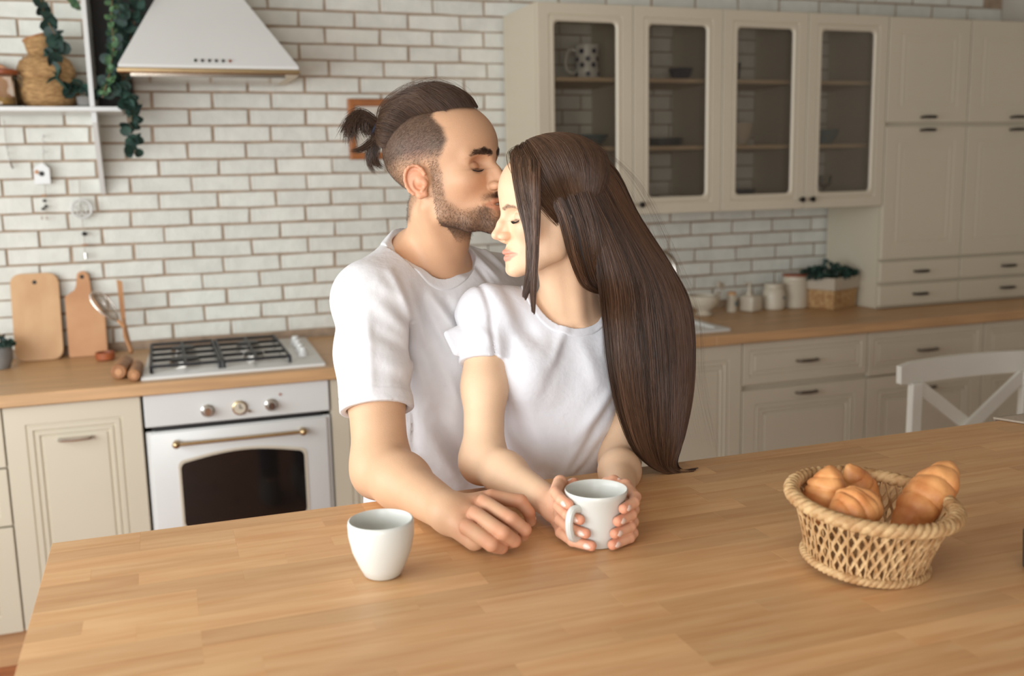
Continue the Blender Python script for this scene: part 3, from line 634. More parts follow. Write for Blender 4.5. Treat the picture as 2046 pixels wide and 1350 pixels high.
for i, x in enumerate((1.93, 2.02)):
    cup('tea_cup', [(.022, 0), (.024, .004), (.034, .03), (.036, .052), (.033, .052), (.031, .03), (.001, .008)], (x, 3.72, 1.381), M['bluegrey'] if i == 0 else M['ceramic'], ('grey blue tea cup at the lower left corner behind the second glass door', 'pale patterned tea cup in the bottom of the second glass cabinet')[i], 'cup', (.03, .014, .042, .022), 'tea cups behind the glass')
bowl('white_bowl', .062, .095, (2.40, 3.78, 1.635), M['cream_ceramic'], 'tall white bowl on the middle shelf of the third glass cabinet')
lathe_thing('glass_tumbler', [(.028, 0), (.034, .08), (.032, .08), (.026, .004), (.001, .004)], (2.36, 3.78, 1.902), M['clear'], 'clear tumbler on the top shelf of the third glass cabinet', 'glass')
for i in range(2): bowl('glass_bowl', .07, .045, (2.42, 3.80, 1.382+.022*i), M['slate'], ('lower', 'upper')[i]+' dark glass bowl at the bottom of the third cabinet', 'bowl', 'dark glass bowls')
bowl('blue_bowl', .072, .065, (2.83, 3.78, 1.635), M['bluegrey'], 'pale blue bowl on the middle shelf of the fourth glass cabinet')
lathe_thing('stem_glass', [(.028, 0), (.004, .004), (.004, .06), (.028, .08), (.032, .12), (.030, .12), (.024, .082), (.001, .07)], (2.80, 3.72, 1.381), M['clear'], 'stemmed glass at the bottom of the fourth glass cabinet', 'glass')

# ------------------------------------------------------------ chair
t = thing('dining_chair', (2.37, 2.2, 0), 'white wooden chair with crossed back slats, behind the table at the right', 'chair')
def bow(x): return -.03*math.cos((x-2.37)/.28*PI/2)+.03
rs = []
for i in range(13):
    x = 2.088+.565*i/12; y = 2.40+(.03-bow(x))*-1+.0; y = 2.385+.03*(1-((x-2.37)/.283)**2)
    zt = .938+.004*(1-((x-2.37)/.283)**2); ins = .006 if i in (0, 12) else 0
    rs.append([(x, y-.011, .872+ins), (x, y+.011, .872+ins), (x, y+.013, zt-ins), (x, y-.009, zt-ins)])
MB().rings(rs).obj('top_rail', M['chairwhite'], t, 40)
for x in (2.149, 2.591):
    MB().box(x-.021, x+.021, 2.37, 2.395, 0, .876, .004).obj('leg', M['chairwhite'], t)
for s in (-1, 1):
    x0, x1 = (2.168, 2.572) if s > 0 else (2.572, 2.168)
    P0, P1 = Vector((x0, 2.382+.006*s, .862)), Vector((x1, 2.382+.006*s, .575)); d = (P1-P0).normalized(); n_ = Vector((-d.z, 0, d.x))
    MB().prism([P0-n_*.020, P0+n_*.020, P1+n_*.020, P1-n_*.020], (0, .012, 0)).obj('cross_slat', M['chairwhite'], t, 20)
MB().box(2.16, 2.58, 2.372, 2.392, .53, .575, .003).obj('lower_rail', M['chairwhite'], t)
MB().box(2.14, 2.60, 1.97, 2.385, .44, .47, .008, 2).obj('seat', M['chairwhite'], t)
for x in (2.165, 2.575): MB().box(x-.018, x+.018, 1.985, 2.021, 0, .44, .003).obj('leg', M['chairwhite'], t)
for x in (2.165, 2.575): MB().box(x-.010, x+.010, 2.02, 2.37, .2, .235).obj('stretcher', M['chairwhite'], t)

# ------------------------------------------------------------ table, one object per stave
ZTAB = 1.016; TX0, TX1, TY0, TY1 = -.178, 2.30, .42, 1.511
t = thing('dining_table', ((TX0+TX1)/2, (TY0+TY1)/2, 0), 'large light butcher block wooden table in the foreground', 'table')
SW = (TY1-TY0)/26; R = random.Random(21); cache = {}
for j in range(26):
    y = TY1-SW*(j+.5); x = TX0; k0 = 0
    while x < TX1-1e-6:
        L_ = R.choice((.13, .19, .25, .33, .42)) if x > TX0 else R.choice((.06, .12, .19, .25))
        if x+L_ > TX1-.07: L_ = round(TX1-x, 4)
        if L_ not in cache:
            o = MB().box(-L_/2, L_/2, -SW/2, SW/2, ZTAB-.04, ZTAB, .0002).obj('stave', M['stave'], None, 0); cache[L_] = o
        else: o = cache[L_].copy(); C.objects.link(o)
        o.parent = t; o.location = (x+L_/2-(TX0+TX1)/2, y-(TY0+TY1)/2, 0); x += L_
for x in (TX0+.05, TX1-.05):
    for y in (TY0+.05, TY1-.05): MB().box(x-.03, x+.03, y-.03, y+.03, 0, ZTAB-.04, .003).obj('leg', M['chairwhite'], t)
MB().box(TX0+.05, TX1-.05, TY0+.05, TY1-.05, ZTAB-.085, ZTAB-.0405).obj('apron', M['chairwhite'], t)
rs = []
c0 = Vector((1.572, 1.520, 0))
cl = MB(); zt = ZTAB+.0012
top = [(1.575, 1.522, zt), (1.66, 1.33, zt), (2.05, 1.48, zt), (2.05, 1.522, zt)]
cl.prism(top, (0, 0, .003)); cl.prism([(1.575, 1.5205, zt+.003), (2.05, 1.5205, zt+.003), (2.05, 1.5205, zt-.12), (1.62, 1.5205, zt-.1)], (0, .003, 0))
cl.tube([(1.575, 1.522, zt+.002), (1.66, 1.33, zt+.002), (2.05, 1.48, zt+.002)], .0022, 6)
tag(cl.obj('table_cloth', M['linen'], None, 20), 'pale linen cloth laid over the far right corner of the table', 'cloth')

# ------------------------------------------------------------ mugs
zt = ZTAB+.0006
cup('mug', [(.021, 0), (.024, .002), (.030, .014), (.0385, .035), (.0425, .055), (.0430, .070), (.0422, .0745), (.0405, .0755), (.0392, .073), (.0385, .055), (.034, .033), (.024, .010), (.001, .008)], (.243, 1.213, zt), M['ceramic'], 'white handleless cup standing alone on the table', 'mug', None, 'white mugs on the table')
mc = Vector((.548, 1.213, zt))
t = cup('mug', [(.030, 0), (.033, .002), (.0345, .02), (.0365, .045), (.0400, .062), (.0430, .070), (.0440, .0755), (.0430, .0775), (.0415, .0765), (.0405, .069), (.0375, .060), (.034, .044), (.031, .008), (.001, .007)], mc, M['ceramic'], 'white mug with a handle held in both hands by the woman', 'mug', (.034, .016, .056, .026), 'white mugs on the table', math.radians(208))

# ------------------------------------------------------------ bread basket and croissants
bc = Vector((.834, 1.003, zt+.004)); t = thing('bread_basket', bc, 'round woven straw basket holding croissants', 'basket')
t.rotation_euler = (math.radians(4.5), math.radians(3), 0)
Hb, rb, rt_ = .076, .073, .096
def bw(a, u, dr=0):
    r_ = rb+(rt_-rb)*u**1.3+dr; return Vector((r_*math.cos(a), r_*math.sin(a), .005+Hb*u))
def loc_obj(b, name, m): o = b.obj(name, m, None, 60); o.parent = t; return o
for s, dr in ((1, .0012), (-1, -.0012)):
    q = MB()
    for k in range(44):
        a0 = 2*PI*k/44; q.tube([bw(a0+s*.42*u, u, dr*math.cos(u*11*PI)) for u in [i/16 for i in range(17)]], .0031, 6, flat=.45)
    loc_obj(q, 'weave', M['wicker'])
q = MB()
for k in range(44):
    a0 = 2*PI*(k+.25)/44; q.tube([bw(a0, u, .0022*math.cos(k*PI)) for u in [i/8 for i in range(9)]], .0013, 4)
loc_obj(q, 'stakes', M['wicker'])
def braid(zf, rf, amp, rad, turns, name, n=240):
    for s in range(3):
        q = MB(); pts = []
        for i in range(n):
            a = 2*PI*i/n; ph = turns*a+2*PI*s/3; pts.append(((rf+amp*1.3*math.cos(ph))*math.cos(a), (rf+amp*1.3*math.cos(ph))*math.sin(a), zf+amp*math.sin(ph)))
        q.tube(pts, rad, 6, closed=True); loc_obj(q, name, M['wicker'])
braid(Hb+.010, .1010, .0045, .0052, 20, 'rim_braid'); braid(.006, .0755, .0028, .0034, 22, 'foot_braid')
loc_obj(MB().lathe([(rb, .002), (rb, .005), (.001, .0055)], (0, 0, 0), 36), 'bottom', M['wicker'])
def croissant(loc, rot, L_, R_, bend, label, sc=1):
    q = MB(); n = 64; m_ = 28; rs = []
    for i in range(n+1):
        t_ = i/n; s_ = 2*t_-1; env = max(0, 1-abs(s_)**2.1)**.88
        a = bend*s_; cx, cy = (L_/2/bend)*math.sin(a), (L_/2/bend)*(1-math.cos(a))
        tx, ty = math.cos(a), math.sin(a); ring = []
        for k in range(m_):
            th = 2*PI*k/m_; ph = (abs(s_)*2.9+.32+.14*math.cos(th)*(1 if s_ > 0 else -1)) % 1
            st = .90+.16*math.sin(PI*ph)**.55
            r_ = (R_*env*st+.0035)*(1+.03*math.sin(5*th+9*s_))
            ring.append((cx-ty*r_*math.cos(th), cy+tx*r_*math.cos(th), r_*.88*math.sin(th)))
        rs.append(ring)
    o = q.rings(rs).obj('croissant', M['crust'], None, 50); o.location = loc; o.rotation_euler = rot
    return tag(o, label, 'croissant', 'croissants in the straw basket')
zb = ZTAB
croissant(at(1648, 992, 1.040), (math.radians(20), math.radians(-74), math.radians(-25)), .084, .0255, .5, 'upright croissant at the left side of the straw basket')
croissant(at(1708, 1017, .982), (math.radians(15), math.radians(-10), math.radians(12)), .080, .0265, .55, 'front croissant lying across the straw basket')
croissant(at(1722, 978, 1.07), (math.radians(30), math.radians(55), math.radians(10)), .086, .020, .5, 'small croissant tip poking up at the back of the straw basket')
croissant(at(1854, 992, 1.0), (math.radians(-20), math.radians(-36), math.radians(8)), .136, .0280, .4, 'largest croissant, tipping up at the right side of the straw basket')
gl = atz(2088, 1140, zt)
lathe_thing('dark_glass', [(.020, 0), (.026, .004), (.028, .05), (.026, .05), (.024, .006), (.001, .005)], (gl.x, gl.y, zt), M['slate'], 'dark tumbler cut off by the right edge of the photo', 'glass', 30)

# ================================================================ people
V = lambda *a: np.array(a, dtype=np.float64)
def npat(px, py, Y): return np.array(at(px, py, Y))
def npz(px, py, z): return np.array(atz(px, py, z))
def ell(P, c, r, R=None):
    q = P-np.asarray(c)
    if R is not None: q = q @ R
    r = np.asarray(r, float); k0 = np.sqrt(((q/r)**2).sum(1))+1e-9; k1 = np.sqrt(((q/(r*r))**2).sum(1))+1e-9
    return k0*(k0-1)/k1
def rcone(P, a, b, ra, rb):
    a = np.asarray(a, float); b = np.asarray(b, float); ab = b-a; q = P-a
    h = np.clip((q @ ab)/(ab @ ab+1e-12), 0, 1)
    return np.sqrt(((q-h[:, None]*ab)**2).sum(1))-(ra+(rb-ra)*h)
def chain(P, pts, rs, k=.004):
    d = None
    for i in range(len(pts)-1):
        e = rcone(P, pts[i], pts[i+1], rs[i], rs[i+1]); d = e if d is None else smin(d, e, k)
    return d
def smin(a, b, k):
    h = np.clip(.5+.5*(b-a)/k, 0, 1); return b+(a-b)*h-k*h*(1-h)
def smax(a, b, k): return -smin(-a, -b, k)
def frame(f, up=(0, 0, 1)):          # columns: forward, left, up
    f = np.asarray(f, float); f /= np.linalg.norm(f); l = np.cross(up, f); l /= np.linalg.norm(l); u = np.cross(f, l)
    return np.stack([f, l, u], 1)
def surf(fn, lo, hi, h, B=8, margin=1.25):
    lo = np.asarray(lo, float); nb = np.ceil((np.asarray(hi)-lo)/(h*B)).astype(int)
    g = np.stack(np.meshgrid(*[np.arange(n) for n in nb], indexing='ij'), -1).reshape(-1, 3)
    cen = lo+(g+.5)*h*B
    d = np.concatenate([fn(cen[i:i+200000]) for i in range(0, len(cen), 200000)])
    g = g[np.abs(d) < h*B*.87*margin+.002]
    off = np.stack(np.meshgrid(*[np.arange(B+1)]*3, indexing='ij'), -1).reshape(-1, 3)
    ci = (g[:, None, :]*B+off[None]).reshape(-1, 3)
    NY, NZ = nb[1]*B+2, nb[2]*B+2
    key = (ci[:, 0].astype(np.int64)*NY+ci[:, 1])*NZ+ci[:, 2]
    uk, inv = np.unique(key, return_inverse=True)
    up = np.stack([uk//(NY*NZ), (uk//NZ) % NY, uk % NZ], 1)
    pts = lo+up*h
    val = np.concatenate([fn(pts[i:i+200000]) for i in range(0, len(pts), 200000)])
    D = val[inv].reshape(len(g), B+1, B+1, B+1)
    # cell vertices
    c8 = [D[:, a:B+a, b:B+b, c:B+c] for a in (0, 1) for b in (0, 1) for c in (0, 1)]
    neg = sum((c < 0).astype(np.int8) for c in c8); act = (neg > 0) & (neg < 8)
    bi, ii, jj, kk = np.nonzero(act)
    vals = np.stack([c[bi, ii, jj, kk] for c in c8], 1)
    co = np.array([(a, b, c) for a in (0, 1) for b in (0, 1) for c in (0, 1)], float)
    acc = np.zeros((len(bi), 3)); cnt = np.zeros(len(bi))
    for a in range(8):
        for b in range(a+1, 8):
            if abs(co[a]-co[b]).sum() != 1: continue
            va, vb = vals[:, a], vals[:, b]; m = (va < 0) != (vb < 0); t = np.where(m, va/(va-vb+1e-30*(va == vb)), 0)
            acc += np.where(m[:, None], co[a]+t[:, None]*(co[b]-co[a]), 0); cnt += m
    base_ = g[bi]*B+np.stack([ii, jj, kk], 1)
    verts = lo+(base_+acc/np.maximum(cnt, 1)[:, None])*h
    ck = (base_[:, 0].astype(np.int64)*NY+base_[:, 1])*NZ+base_[:, 2]
    order = np.argsort(ck); cks = ck[order]
    def look(c):
        k = (c[:, 0].astype(np.int64)*NY+c[:, 1])*NZ+c[:, 2]; p = np.clip(np.searchsorted(cks, k), 0, len(cks)-1)
        return np.where(cks[p] == k, order[p], -1)
    faces = []
    for ax in range(3):
        sl0 = [slice(None)]+[slice(0, B)]*3; sl1 = list(sl0); sl1[1+ax] = slice(1, B+1)
        A_, B_ = D[tuple(sl0)] < 0, D[tuple(sl1)] < 0
        b, i, j, k = np.nonzero(A_ != B_); fl_ = A_[b, i, j, k]
        c = g[b]*B+np.stack([i, j, k], 1); u_ = np.zeros(3, int); v_ = np.zeros(3, int); u_[(ax+1) % 3] = 1; v_[(ax+2) % 3] = 1
        q = np.stack([look(c-u_-v_), look(c-v_), look(c), look(c-u_)], 1)
        ok = (q >= 0).all(1); q = q[ok]; f_ = fl_[ok]
        q[~f_] = q[~f_][:, ::-1]; faces.append(q)
    return verts, np.concatenate(faces)
def newton(fn, v, it=1, e=4e-4):
    for _ in range(it):
        d = fn(v); g = np.stack([fn(v+e*np.eye(3)[i])-d for i in range(3)], 1)/e
        v = v-np.clip(d, -.002, .002)[:, None]*g/np.maximum((g*g).sum(1), .3)[:, None]
    return v
def npmesh(name, verts, faces, m, parent=None, col=None, smooth=True):
    me = bpy.data.meshes.new(name); faces = np.asarray(faces); n = faces.shape[1]
    off = np.zeros(3)
    if parent is not None:
        q = parent
        while q is not None: off += np.array(q.location); q = q.parent
    me.vertices.add(len(verts)); me.vertices.foreach_set('co', (verts).astype(np.float32).ravel())
    me.loops.add(faces.size); me.loops.foreach_set('vertex_index', faces.astype(np.int32).ravel())
    me.polygons.add(len(faces)); me.polygons.foreach_set('loop_start', np.arange(0, faces.size, n, dtype=np.int32))
    me.polygons.foreach_set('use_smooth', np.full(len(faces), smooth)); me.update(calc_edges=True)
    if col is not None:
        a = me.color_attributes.new('Col', 'FLOAT_COLOR', 'POINT'); c4 = np.ones((len(verts), 4), np.float32); c4[:, :3] = col; a.data.foreach_set('color', c4.ravel())
    me.materials.append(m); o = bpy.data.objects.new(name, me); C.objects.link(o)
    if parent is not None: o.parent = parent; o.location = Vector(-off)
    return o
def strands(name, paths, rad, m, parent, tip=.25, sides=3, col=None):
    P = np.asarray(paths, float); N, K, _ = P.shape
    T = np.gradient(P, axis=1); T /= np.linalg.norm(T, axis=2, keepdims=True)+1e-12
    ref = np.array([.31, .93, .19]); U = np.cross(T, ref); U /= np.linalg.norm(U, axis=2, keepdims=True)+1e-12; W = np.cross(T, U)
    r = np.broadcast_to(np.asarray(rad, float).reshape(-1, 1), (N, K))*(np.interp(np.linspace(0, 1, K), [0, .1, .75, 1], [.7, 1, .85, tip]))[None]
    v = np.stack([P+(U*math.cos(2*PI*s/sides)+W*math.sin(2*PI*s/sides))*r[..., None] for s in range(sides)], 2).reshape(-1, 3)
    idx = np.arange(N*K*sides).reshape(N, K, sides); nx = np.roll(idx, -1, 2)
    f = np.stack([idx[:, :-1], nx[:, :-1], nx[:, 1:], idx[:, 1:]], -1).reshape(-1, 4)
    c = None
    if col is not None: c = np.repeat(np.asarray(col), K*sides, 0)
    return npmesh(name, v, f, m, parent, c)
def gs(d, w): return np.exp(-(d/w)**2)
def S2(c): return np.array(s2l(c))

def attrmat(name, rough, sub=0, sss=.01, bump=0, bscale=200, spec=.5, noise=0, stretch=(1, 1, 1), sheen=0):
    m = bpy.data.materials.new(name); m.use_nodes = True; nt = m.node_tree; N = nt.nodes; L = nt.links; b = N['Principled BSDF']
    a = N.new('ShaderNodeVertexColor'); a.layer_name = 'Col'; out = a.outputs[0]
    tc = N.new('ShaderNodeTexCoord'); mp = N.new('ShaderNodeMapping'); mp.inputs['Scale'].default_value = stretch; L.new(tc.outputs['Object'], mp.inputs[0])
    if noise:
        n = N.new('ShaderNodeTexNoise'); n.inputs['Scale'].default_value = 45; n.inputs['Detail'].default_value = 4; L.new(mp.outputs[0], n.inputs['Vector'])
        mr = N.new('ShaderNodeMapRange'); mr.inputs[3].default_value = 1-noise; mr.inputs[4].default_value = 1+noise; L.new(n.outputs[0], mr.inputs[0])
        hs = N.new('ShaderNodeHueSaturation'); L.new(out, hs.inputs['Color']); L.new(mr.outputs[0], hs.inputs['Value']); out = hs.outputs[0]
    L.new(out, b.inputs['Base Color']); b.inputs['Roughness'].default_value = rough; b.inputs['Specular IOR Level'].default_value = spec
    if sub: b.inputs['Subsurface Weight'].default_value = sub; b.inputs['Subsurface Radius'].default_value = (1, .4, .22); b.inputs['Subsurface Scale'].default_value = sss
    if bump:
        n = N.new('ShaderNodeTexNoise'); n.inputs['Scale'].default_value = bscale; n.inputs['Detail'].default_value = 3; L.new(mp.outputs[0], n.inputs['Vector'])
        bp = N.new('ShaderNodeBump'); bp.inputs['Distance'].default_value = bump; L.new(n.outputs[0], bp.inputs['Height']); L.new(bp.outputs[0], b.inputs['Normal'])
    return m
M['skin'] = attrmat('skin', .5, .13, .008, .00025, 500, .35, .05)
M['hair'] = attrmat('hair', .36, 0, bump=0, spec=.45)
M['haircap'] = mat('hair_base', (50, 36, 28), .6, noise=.3, nscale=60)
M['shirt'] = mat('white_cotton', (226, 227, 232), .85, noise=.015, nscale=30, bump=.0012, bscale=70)
M['shirt2'] = mat('cotton_grey_white', (220, 219, 220), .85, noise=.03, nscale=40, bump=.0014, bscale=60)
M['lash'] = mat('lashes', (30, 22, 20), .6, noise=.1)
M['nail'] = mat('nail', (236, 208, 192), .25, noise=.02, coat=.3)
M['teeth'] = mat('teeth', (214, 204, 186), .3, noise=.03)
M['elastic'] = mat('hair_elastic', (28, 32, 52), .8, noise=.3, nscale=300, bump=.0006, bscale=500)
M['denim'] = mat('denim', (58, 66, 86), .9, noise=.2, nscale=200)
M['shoe'] = mat('canvas_shoe', (120, 116, 110), .8, noise=.1)

# -------- one head function for both: x forward, y left, z up, origin between the ears at eye height
def headsdf(q, male=True, ears=(1, -1)):
    y = np.abs(q[:, 1]); Q = np.stack([q[:, 0], y, q[:, 2]], 1)
    d = ell(Q, (-.012, 0, .040), (.098, .0775, .080))
    fo = .0 if male else -.013
    d = smin(d, ell(Q, (.030+fo, 0, .038), (.062, .060, .056)), .03)
    d = smin(d, ell(Q, (.028, 0, -.030), (.056, .057, .062)), .03)
    jw = .052 if male else .047
    if not male: Qj = Q*np.array([1, 1, 1.05])
    else: Qj = Q
    d = smin(d, chain(Qj, [(.004, jw, -.040), (.016, jw-.002, -.072), (.052, .032, -.089), (.084, .008, -.097)], [.018, .016, .014, .013], .01), .028 if male else .032)
    d = smin(d, ell(Q, (.085 if male else .078, 0, -.097 if male else -.091), (.0165, .021 if male else .016, .0155 if male else .014)), .014)
    d = smin(d, ell(Q, (.064, 0, -.066), (.030, .031, .030)), .018)
    d = smin(d, ell(Q, (.056, .040, -.022), (.022, .021, .018)), .022)
    bx = .0015 if male else -.003
    d = smin(d, rcone(Q, (.080+bx, .004, .018), (.066+bx, .042, .018), .0105, .008), .014)
    # sockets and lids
    d = smax(d, -ell(Q, (.0925, .031, .003), (.0215, .0190, .0128)), .009)
    d = smin(d, ell(Q, (.0640, .0315, -.0020), (.0146, .0160, .0125)), .0025)
    d = d+.0012*gs(np.abs(Q[:, 2]+.0055+.9*(y-.031)**2*30*.01), .0012)*gs(y-.0315, .013)*(Q[:, 0] > .06)
    d = d+.0008*gs(np.abs(Q[:, 2]-.0065+.012*((y-.031)/.014)**2*.3), .0012)*gs(y-.0315, .012)*(Q[:, 0] > .06)
    # nose
    ns = 1.0 if male else .0
    tip = (.1105, 0, -.0325) if male else (.1085, 0, -.0275)
    tr = .0088 if male else .0072
    d = smin(d, chain(Q, [(.0835, 0, .008), (.0955, 0, -.010), tip], [.0065, .0068, tr], .006), .010)
    d = smin(d, rcone(Q, (.092, 0, -.040), tip, .006, tr*.8), .006)
    d = smin(d, chain(Q, [(.078, 0, -.004), (.086, 0, -.020), (.0925, 0, -.032)], [.0075, .0105, .0112] if male else [.0065, .009, .0098], .006), .007)
    d = smin(d, ell(Q, (.0955, .0125 if male else .0108, -.0355 if male else -.032), (.0105, .0062, .0068)), .005)
    d = smax(d, -ell(Q, (.1000, .0064, -.0425 if male else -.0375), (.0050, .0026, .0026)), .002)
    # lips
    lx = .0915
    d = smin(d, chain(Q, [(lx+.0042, 0, -.0600), (lx-.003, .013, -.0610), (lx-.015, .0275, -.0640)], [.0048, .0044, .0018], .004), .005)
    d = smin(d, chain(Q, [(lx+.0022, 0, -.0715), (lx-.004, .012, -.0705), (lx-.015, .0275, -.0655)], [.0058, .0050, .0018], .004), .005)
    op = .0011 if male else .0004
    d = d+.0026*gs(Q[:, 2]+.0655-.0015*(y/.024)**2, .0011+op)*gs(y, .021)*(Q[:, 0] > .07)
    if male: d = smax(d, -ell(Q, (.0985, 0, -.0660), (.0095, .0135, .0022)), .0015)
    else: d = smin(d, smin(ell(Q, (lx+.003, 0, -.0605), (.0065, .012, .0045)), ell(Q, (lx+.0015, 0, -.0718), (.0070, .011, .0052)), .001), .003)
    d = d+.0016*gs(Q[:, 2]+.0865, .006)*gs(y, .02)*(Q[:, 0] > .07)
    d = d+.0012*gs(y, .0028)*gs(Q[:, 2]+.050, .006)*(Q[:, 0] > .085)
    # ears
    ct, st_ = math.cos(.34), math.sin(.34); E = Q-np.array([-.008, .0815 if male else .0690, -.0150])
    E = np.stack([E[:, 0]*ct-E[:, 1]*st_, E[:, 0]*st_+E[:, 1]*ct, E[:, 2]], 1)          # forward, outward, up in the plane of the ear
    tl = .16; E = np.stack([E[:, 0]*math.cos(tl)+E[:, 2]*math.sin(tl), E[:, 1], -E[:, 0]*math.sin(tl)+E[:, 2]*math.cos(tl)], 1)
    pl = ell(E, (-.001, -.001, .001), (.0180, .0040, .0255))
    hp = [(.0178*math.cos(a)-.0015, .0022+.0016*math.sin(a), .0245*math.sin(a)+.002) for a in [math.radians(k) for k in range(-5+20, 236, 22)]]
    ear = smin(pl, chain(E, hp, [.0026]*5+[.0028]*(len(hp)-5), .002), .002)
    ear = smin(ear, rcone(E, (-.001, .000, -.0235), (.006, .000, -.0235), .0056, .0046), .006)
    ear = smax(ear, -ell(E, (.0025, .0032, -.0045), (.0104, .0078, .0116)), .0020)
    gp = [(.0125*math.cos(a)-.0012, .0036, .0185*math.sin(a)+.002) for a in [math.radians(k) for k in range(60, 215, 22)]]
    ear = smax(ear, -chain(E, gp, [.0026, .0028, .0026, .0024, .0022, .0018, .0014, .0010], .002), .0018)
    ear = smin(ear, ell(E, (.0125, .0030, -.0065), (.0040, .0036, .0058)), .0025)
    ear = smin(ear, rcone(E, (.004, .0030, -.0165), (.009, .0022, -.0130), .0026, .0022), .002)
    ear = smin(ear, rcone(Q, (-.002, .066, -.014), (-.004, .076, -.015), .014, .010), .006)
    return smin(d, ear, .004)
class Head:
    def __init__(s, O, yawdir, pitch, roll, sc, male):
        F = frame(yawdir); c, s_ = math.cos(pitch), math.sin(pitch)          # pitch > 0 looks down
        Rp = np.array([[c, 0, s_], [0, 1, 0], [-s_, 0, c]]); c, s_ = math.cos(roll), math.sin(roll)
        Rr = np.array([[1, 0, 0], [0, c, -s_], [0, s_, c]])
        s.R = F @ Rp @ Rr; s.O = np.asarray(O, float); s.sc = sc; s.male = male
    def loc(s, P): return (P-s.O) @ s.R/s.sc
    def wor(s, q): return s.O+(np.asarray(q)*s.sc) @ s.R.T
    def sdf(s, P): return headsdf(s.loc(P), s.male)*s.sc
    def scalp(s, dirs, c0=(-.005, 0, .035)):        # local points where rays leave the head
        c0 = np.array(c0); d = dirs/np.linalg.norm(dirs, axis=1, keepdims=True); lo_ = np.full(len(d), .03); hi_ = np.full(len(d), .16)
        for _ in range(16):
            m_ = (lo_+hi_)/2; v = bare(c0+d*m_[:, None]); ins = v < 0; lo_ = np.where(ins, m_, lo_); hi_ = np.where(ins, hi_, m_)
        return c0+d*lo_[:, None]
def bare(q):
    Q = np.stack([q[:, 0], np.abs(q[:, 1]), q[:, 2]], 1)
    d = ell(Q, (-.012, 0, .040), (.098, .0775, .080)); d = smin(d, ell(Q, (.030, 0, .038), (.062, .060, .056)), .03)
    return smin(d, ell(Q, (.028, 0, -.030), (.056, .057, .062)), .03)

CF = np.array([_f.x, _f.y, 0]); CF /= np.linalg.norm(CF); CR = np.array([_r0.x, _r0.y, 0.])
def facing(side, deg):        # side +1: towards the right of the picture, turned deg towards the camera
    a = math.radians(deg); return side*CR*math.cos(a)-CF*math.sin(a)
HM = Head(npat(891, 342, 1.690), facing(1, 27), math.radians(-6), 0, 1.03, True)
HW = Head(npat(1100, 420, 1.545), facing(-1, 17), math.radians(7), math.radians(3), .925, False)

# ---- skin colours in head coordinates
def sstep(a, b, x): t = np.clip((x-a)/(b-a), 0, 1); return t*t*(3-2*t)
def masks(q, male):
    x, y, z = q[:, 0], np.abs(q[:, 1]), q[:, 2]; Q = np.stack([x, y, z], 1); m = {}
    front = sstep(.05, .065, x)
    F3 = np.array([.3, 1, 1]); Q3 = Q*F3; F_ = lambda L: [tuple(np.array(p)*F3) for p in L]
    lip = smin(chain(Q3, F_( [(.0955, 0, -.0600), (.0885, .013, -.0608), (.0780, .0265, -.0650)]), [.0052, .0044, .0022], .003), chain(Q3, F_([(.0935, 0, -.0718), (.0875, .012, -.0710), (.0780, .0265, -.0662)]), [.0062, .0050, .0022], .003), .001)
    m['lip'] = (1-sstep(-.0015, .0012, lip))*front
    br = chain(Q3, F_([(.088, .0095, .0185), (.083, .022, .0225), (.073, .038, .0210), (.064, .051, .0120)] if male else [(.088, .0095, .0160), (.083, .022, .0200), (.073, .036, .0180), (.060, .049, .0060)]), [.0042, .0048, .0038, .0016] if male else [.0024, .0026, .0020, .001], .003)
    m['brow'] = (1-sstep(-.002, .002, br))*front*(x > .055)
    m['eye'] = gs(z+.0065+.9*(y-.031)**2*.3*30*.03, .0016)*gs(y-.0315, .014)*front
    m['blush'] = gs(np.sqrt((x-.062)**2+(y-.045)**2+(z+.032)**2), .024)+.8*gs(np.sqrt((x-.110)**2+y**2+(z+.032)**2), .013)
    m['ear'] = (1-sstep(0, .004, .078-y+0*x))*(x < .02)
    m['lid'] = gs(np.sqrt((x-.078)**2+(y-.031)**2+(z-.004)**2), .013)
    # beard: cheek line, goatee, jaw
    line = np.interp(x, [-.02, .012, .030, .050, .074, .10], [-.12, .02, -.042, -.062, -.060, -.052])
    line = np.where(x < .012, -.2, line)
    bd = sstep(0, .016, line-z)*sstep(-.128, -.108, z)
    bd = np.maximum(bd, sstep(.008, .016, x)*(1-sstep(.024, .034, x))*sstep(-.07, -.04, z)*(1-sstep(.0, .03, z)))
    mous = gs(z+.0515, .0065)*gs(y, .030)*sstep(.072, .082, x)
    bd = np.maximum(bd, mous); bd = bd*(1-m['lip'])*(1-.75*gs(np.sqrt((z+.083)**2+(y-.012)**2*.4), .006)*front)
    dark = gs(np.sqrt((z+.098)**2), .016)+1.3*gs(z+.0515, .006)*gs(y, .028)*front+1.2*gs(np.sqrt((y-.029)**2+((z+.074)*.55)**2), .008)*front
    m['beard'] = bd*(.42+.50*np.clip(dark, 0, 1))
    # short sides
    fb = np.interp(z, [-.06, -.02, .015, .045, .065, .085, .12], [.018, .022, .030, .046, .040, .020, .015])
    side = (1-sstep(-.004, .008, x-fb))
    nape = np.interp(x, [-.12, -.06, -.02, .0], [-.085, -.080, -.03, .012])
    side = side*sstep(-.006, .014, z-nape)
    side = side*np.where((x > -.026) & (x < .012), sstep(.005, .016, z), 1)
    m['fade'] = side*np.clip(.36+.72*sstep(.008, .045, z)+.40*(1-sstep(-.08, -.035, x)), 0, 1)
    m['topline'] = z-np.interp(x, [-.12, -.095, -.06, -.02, .02, .045], [.045, .050, .068, .086, .094, .094])
    return m
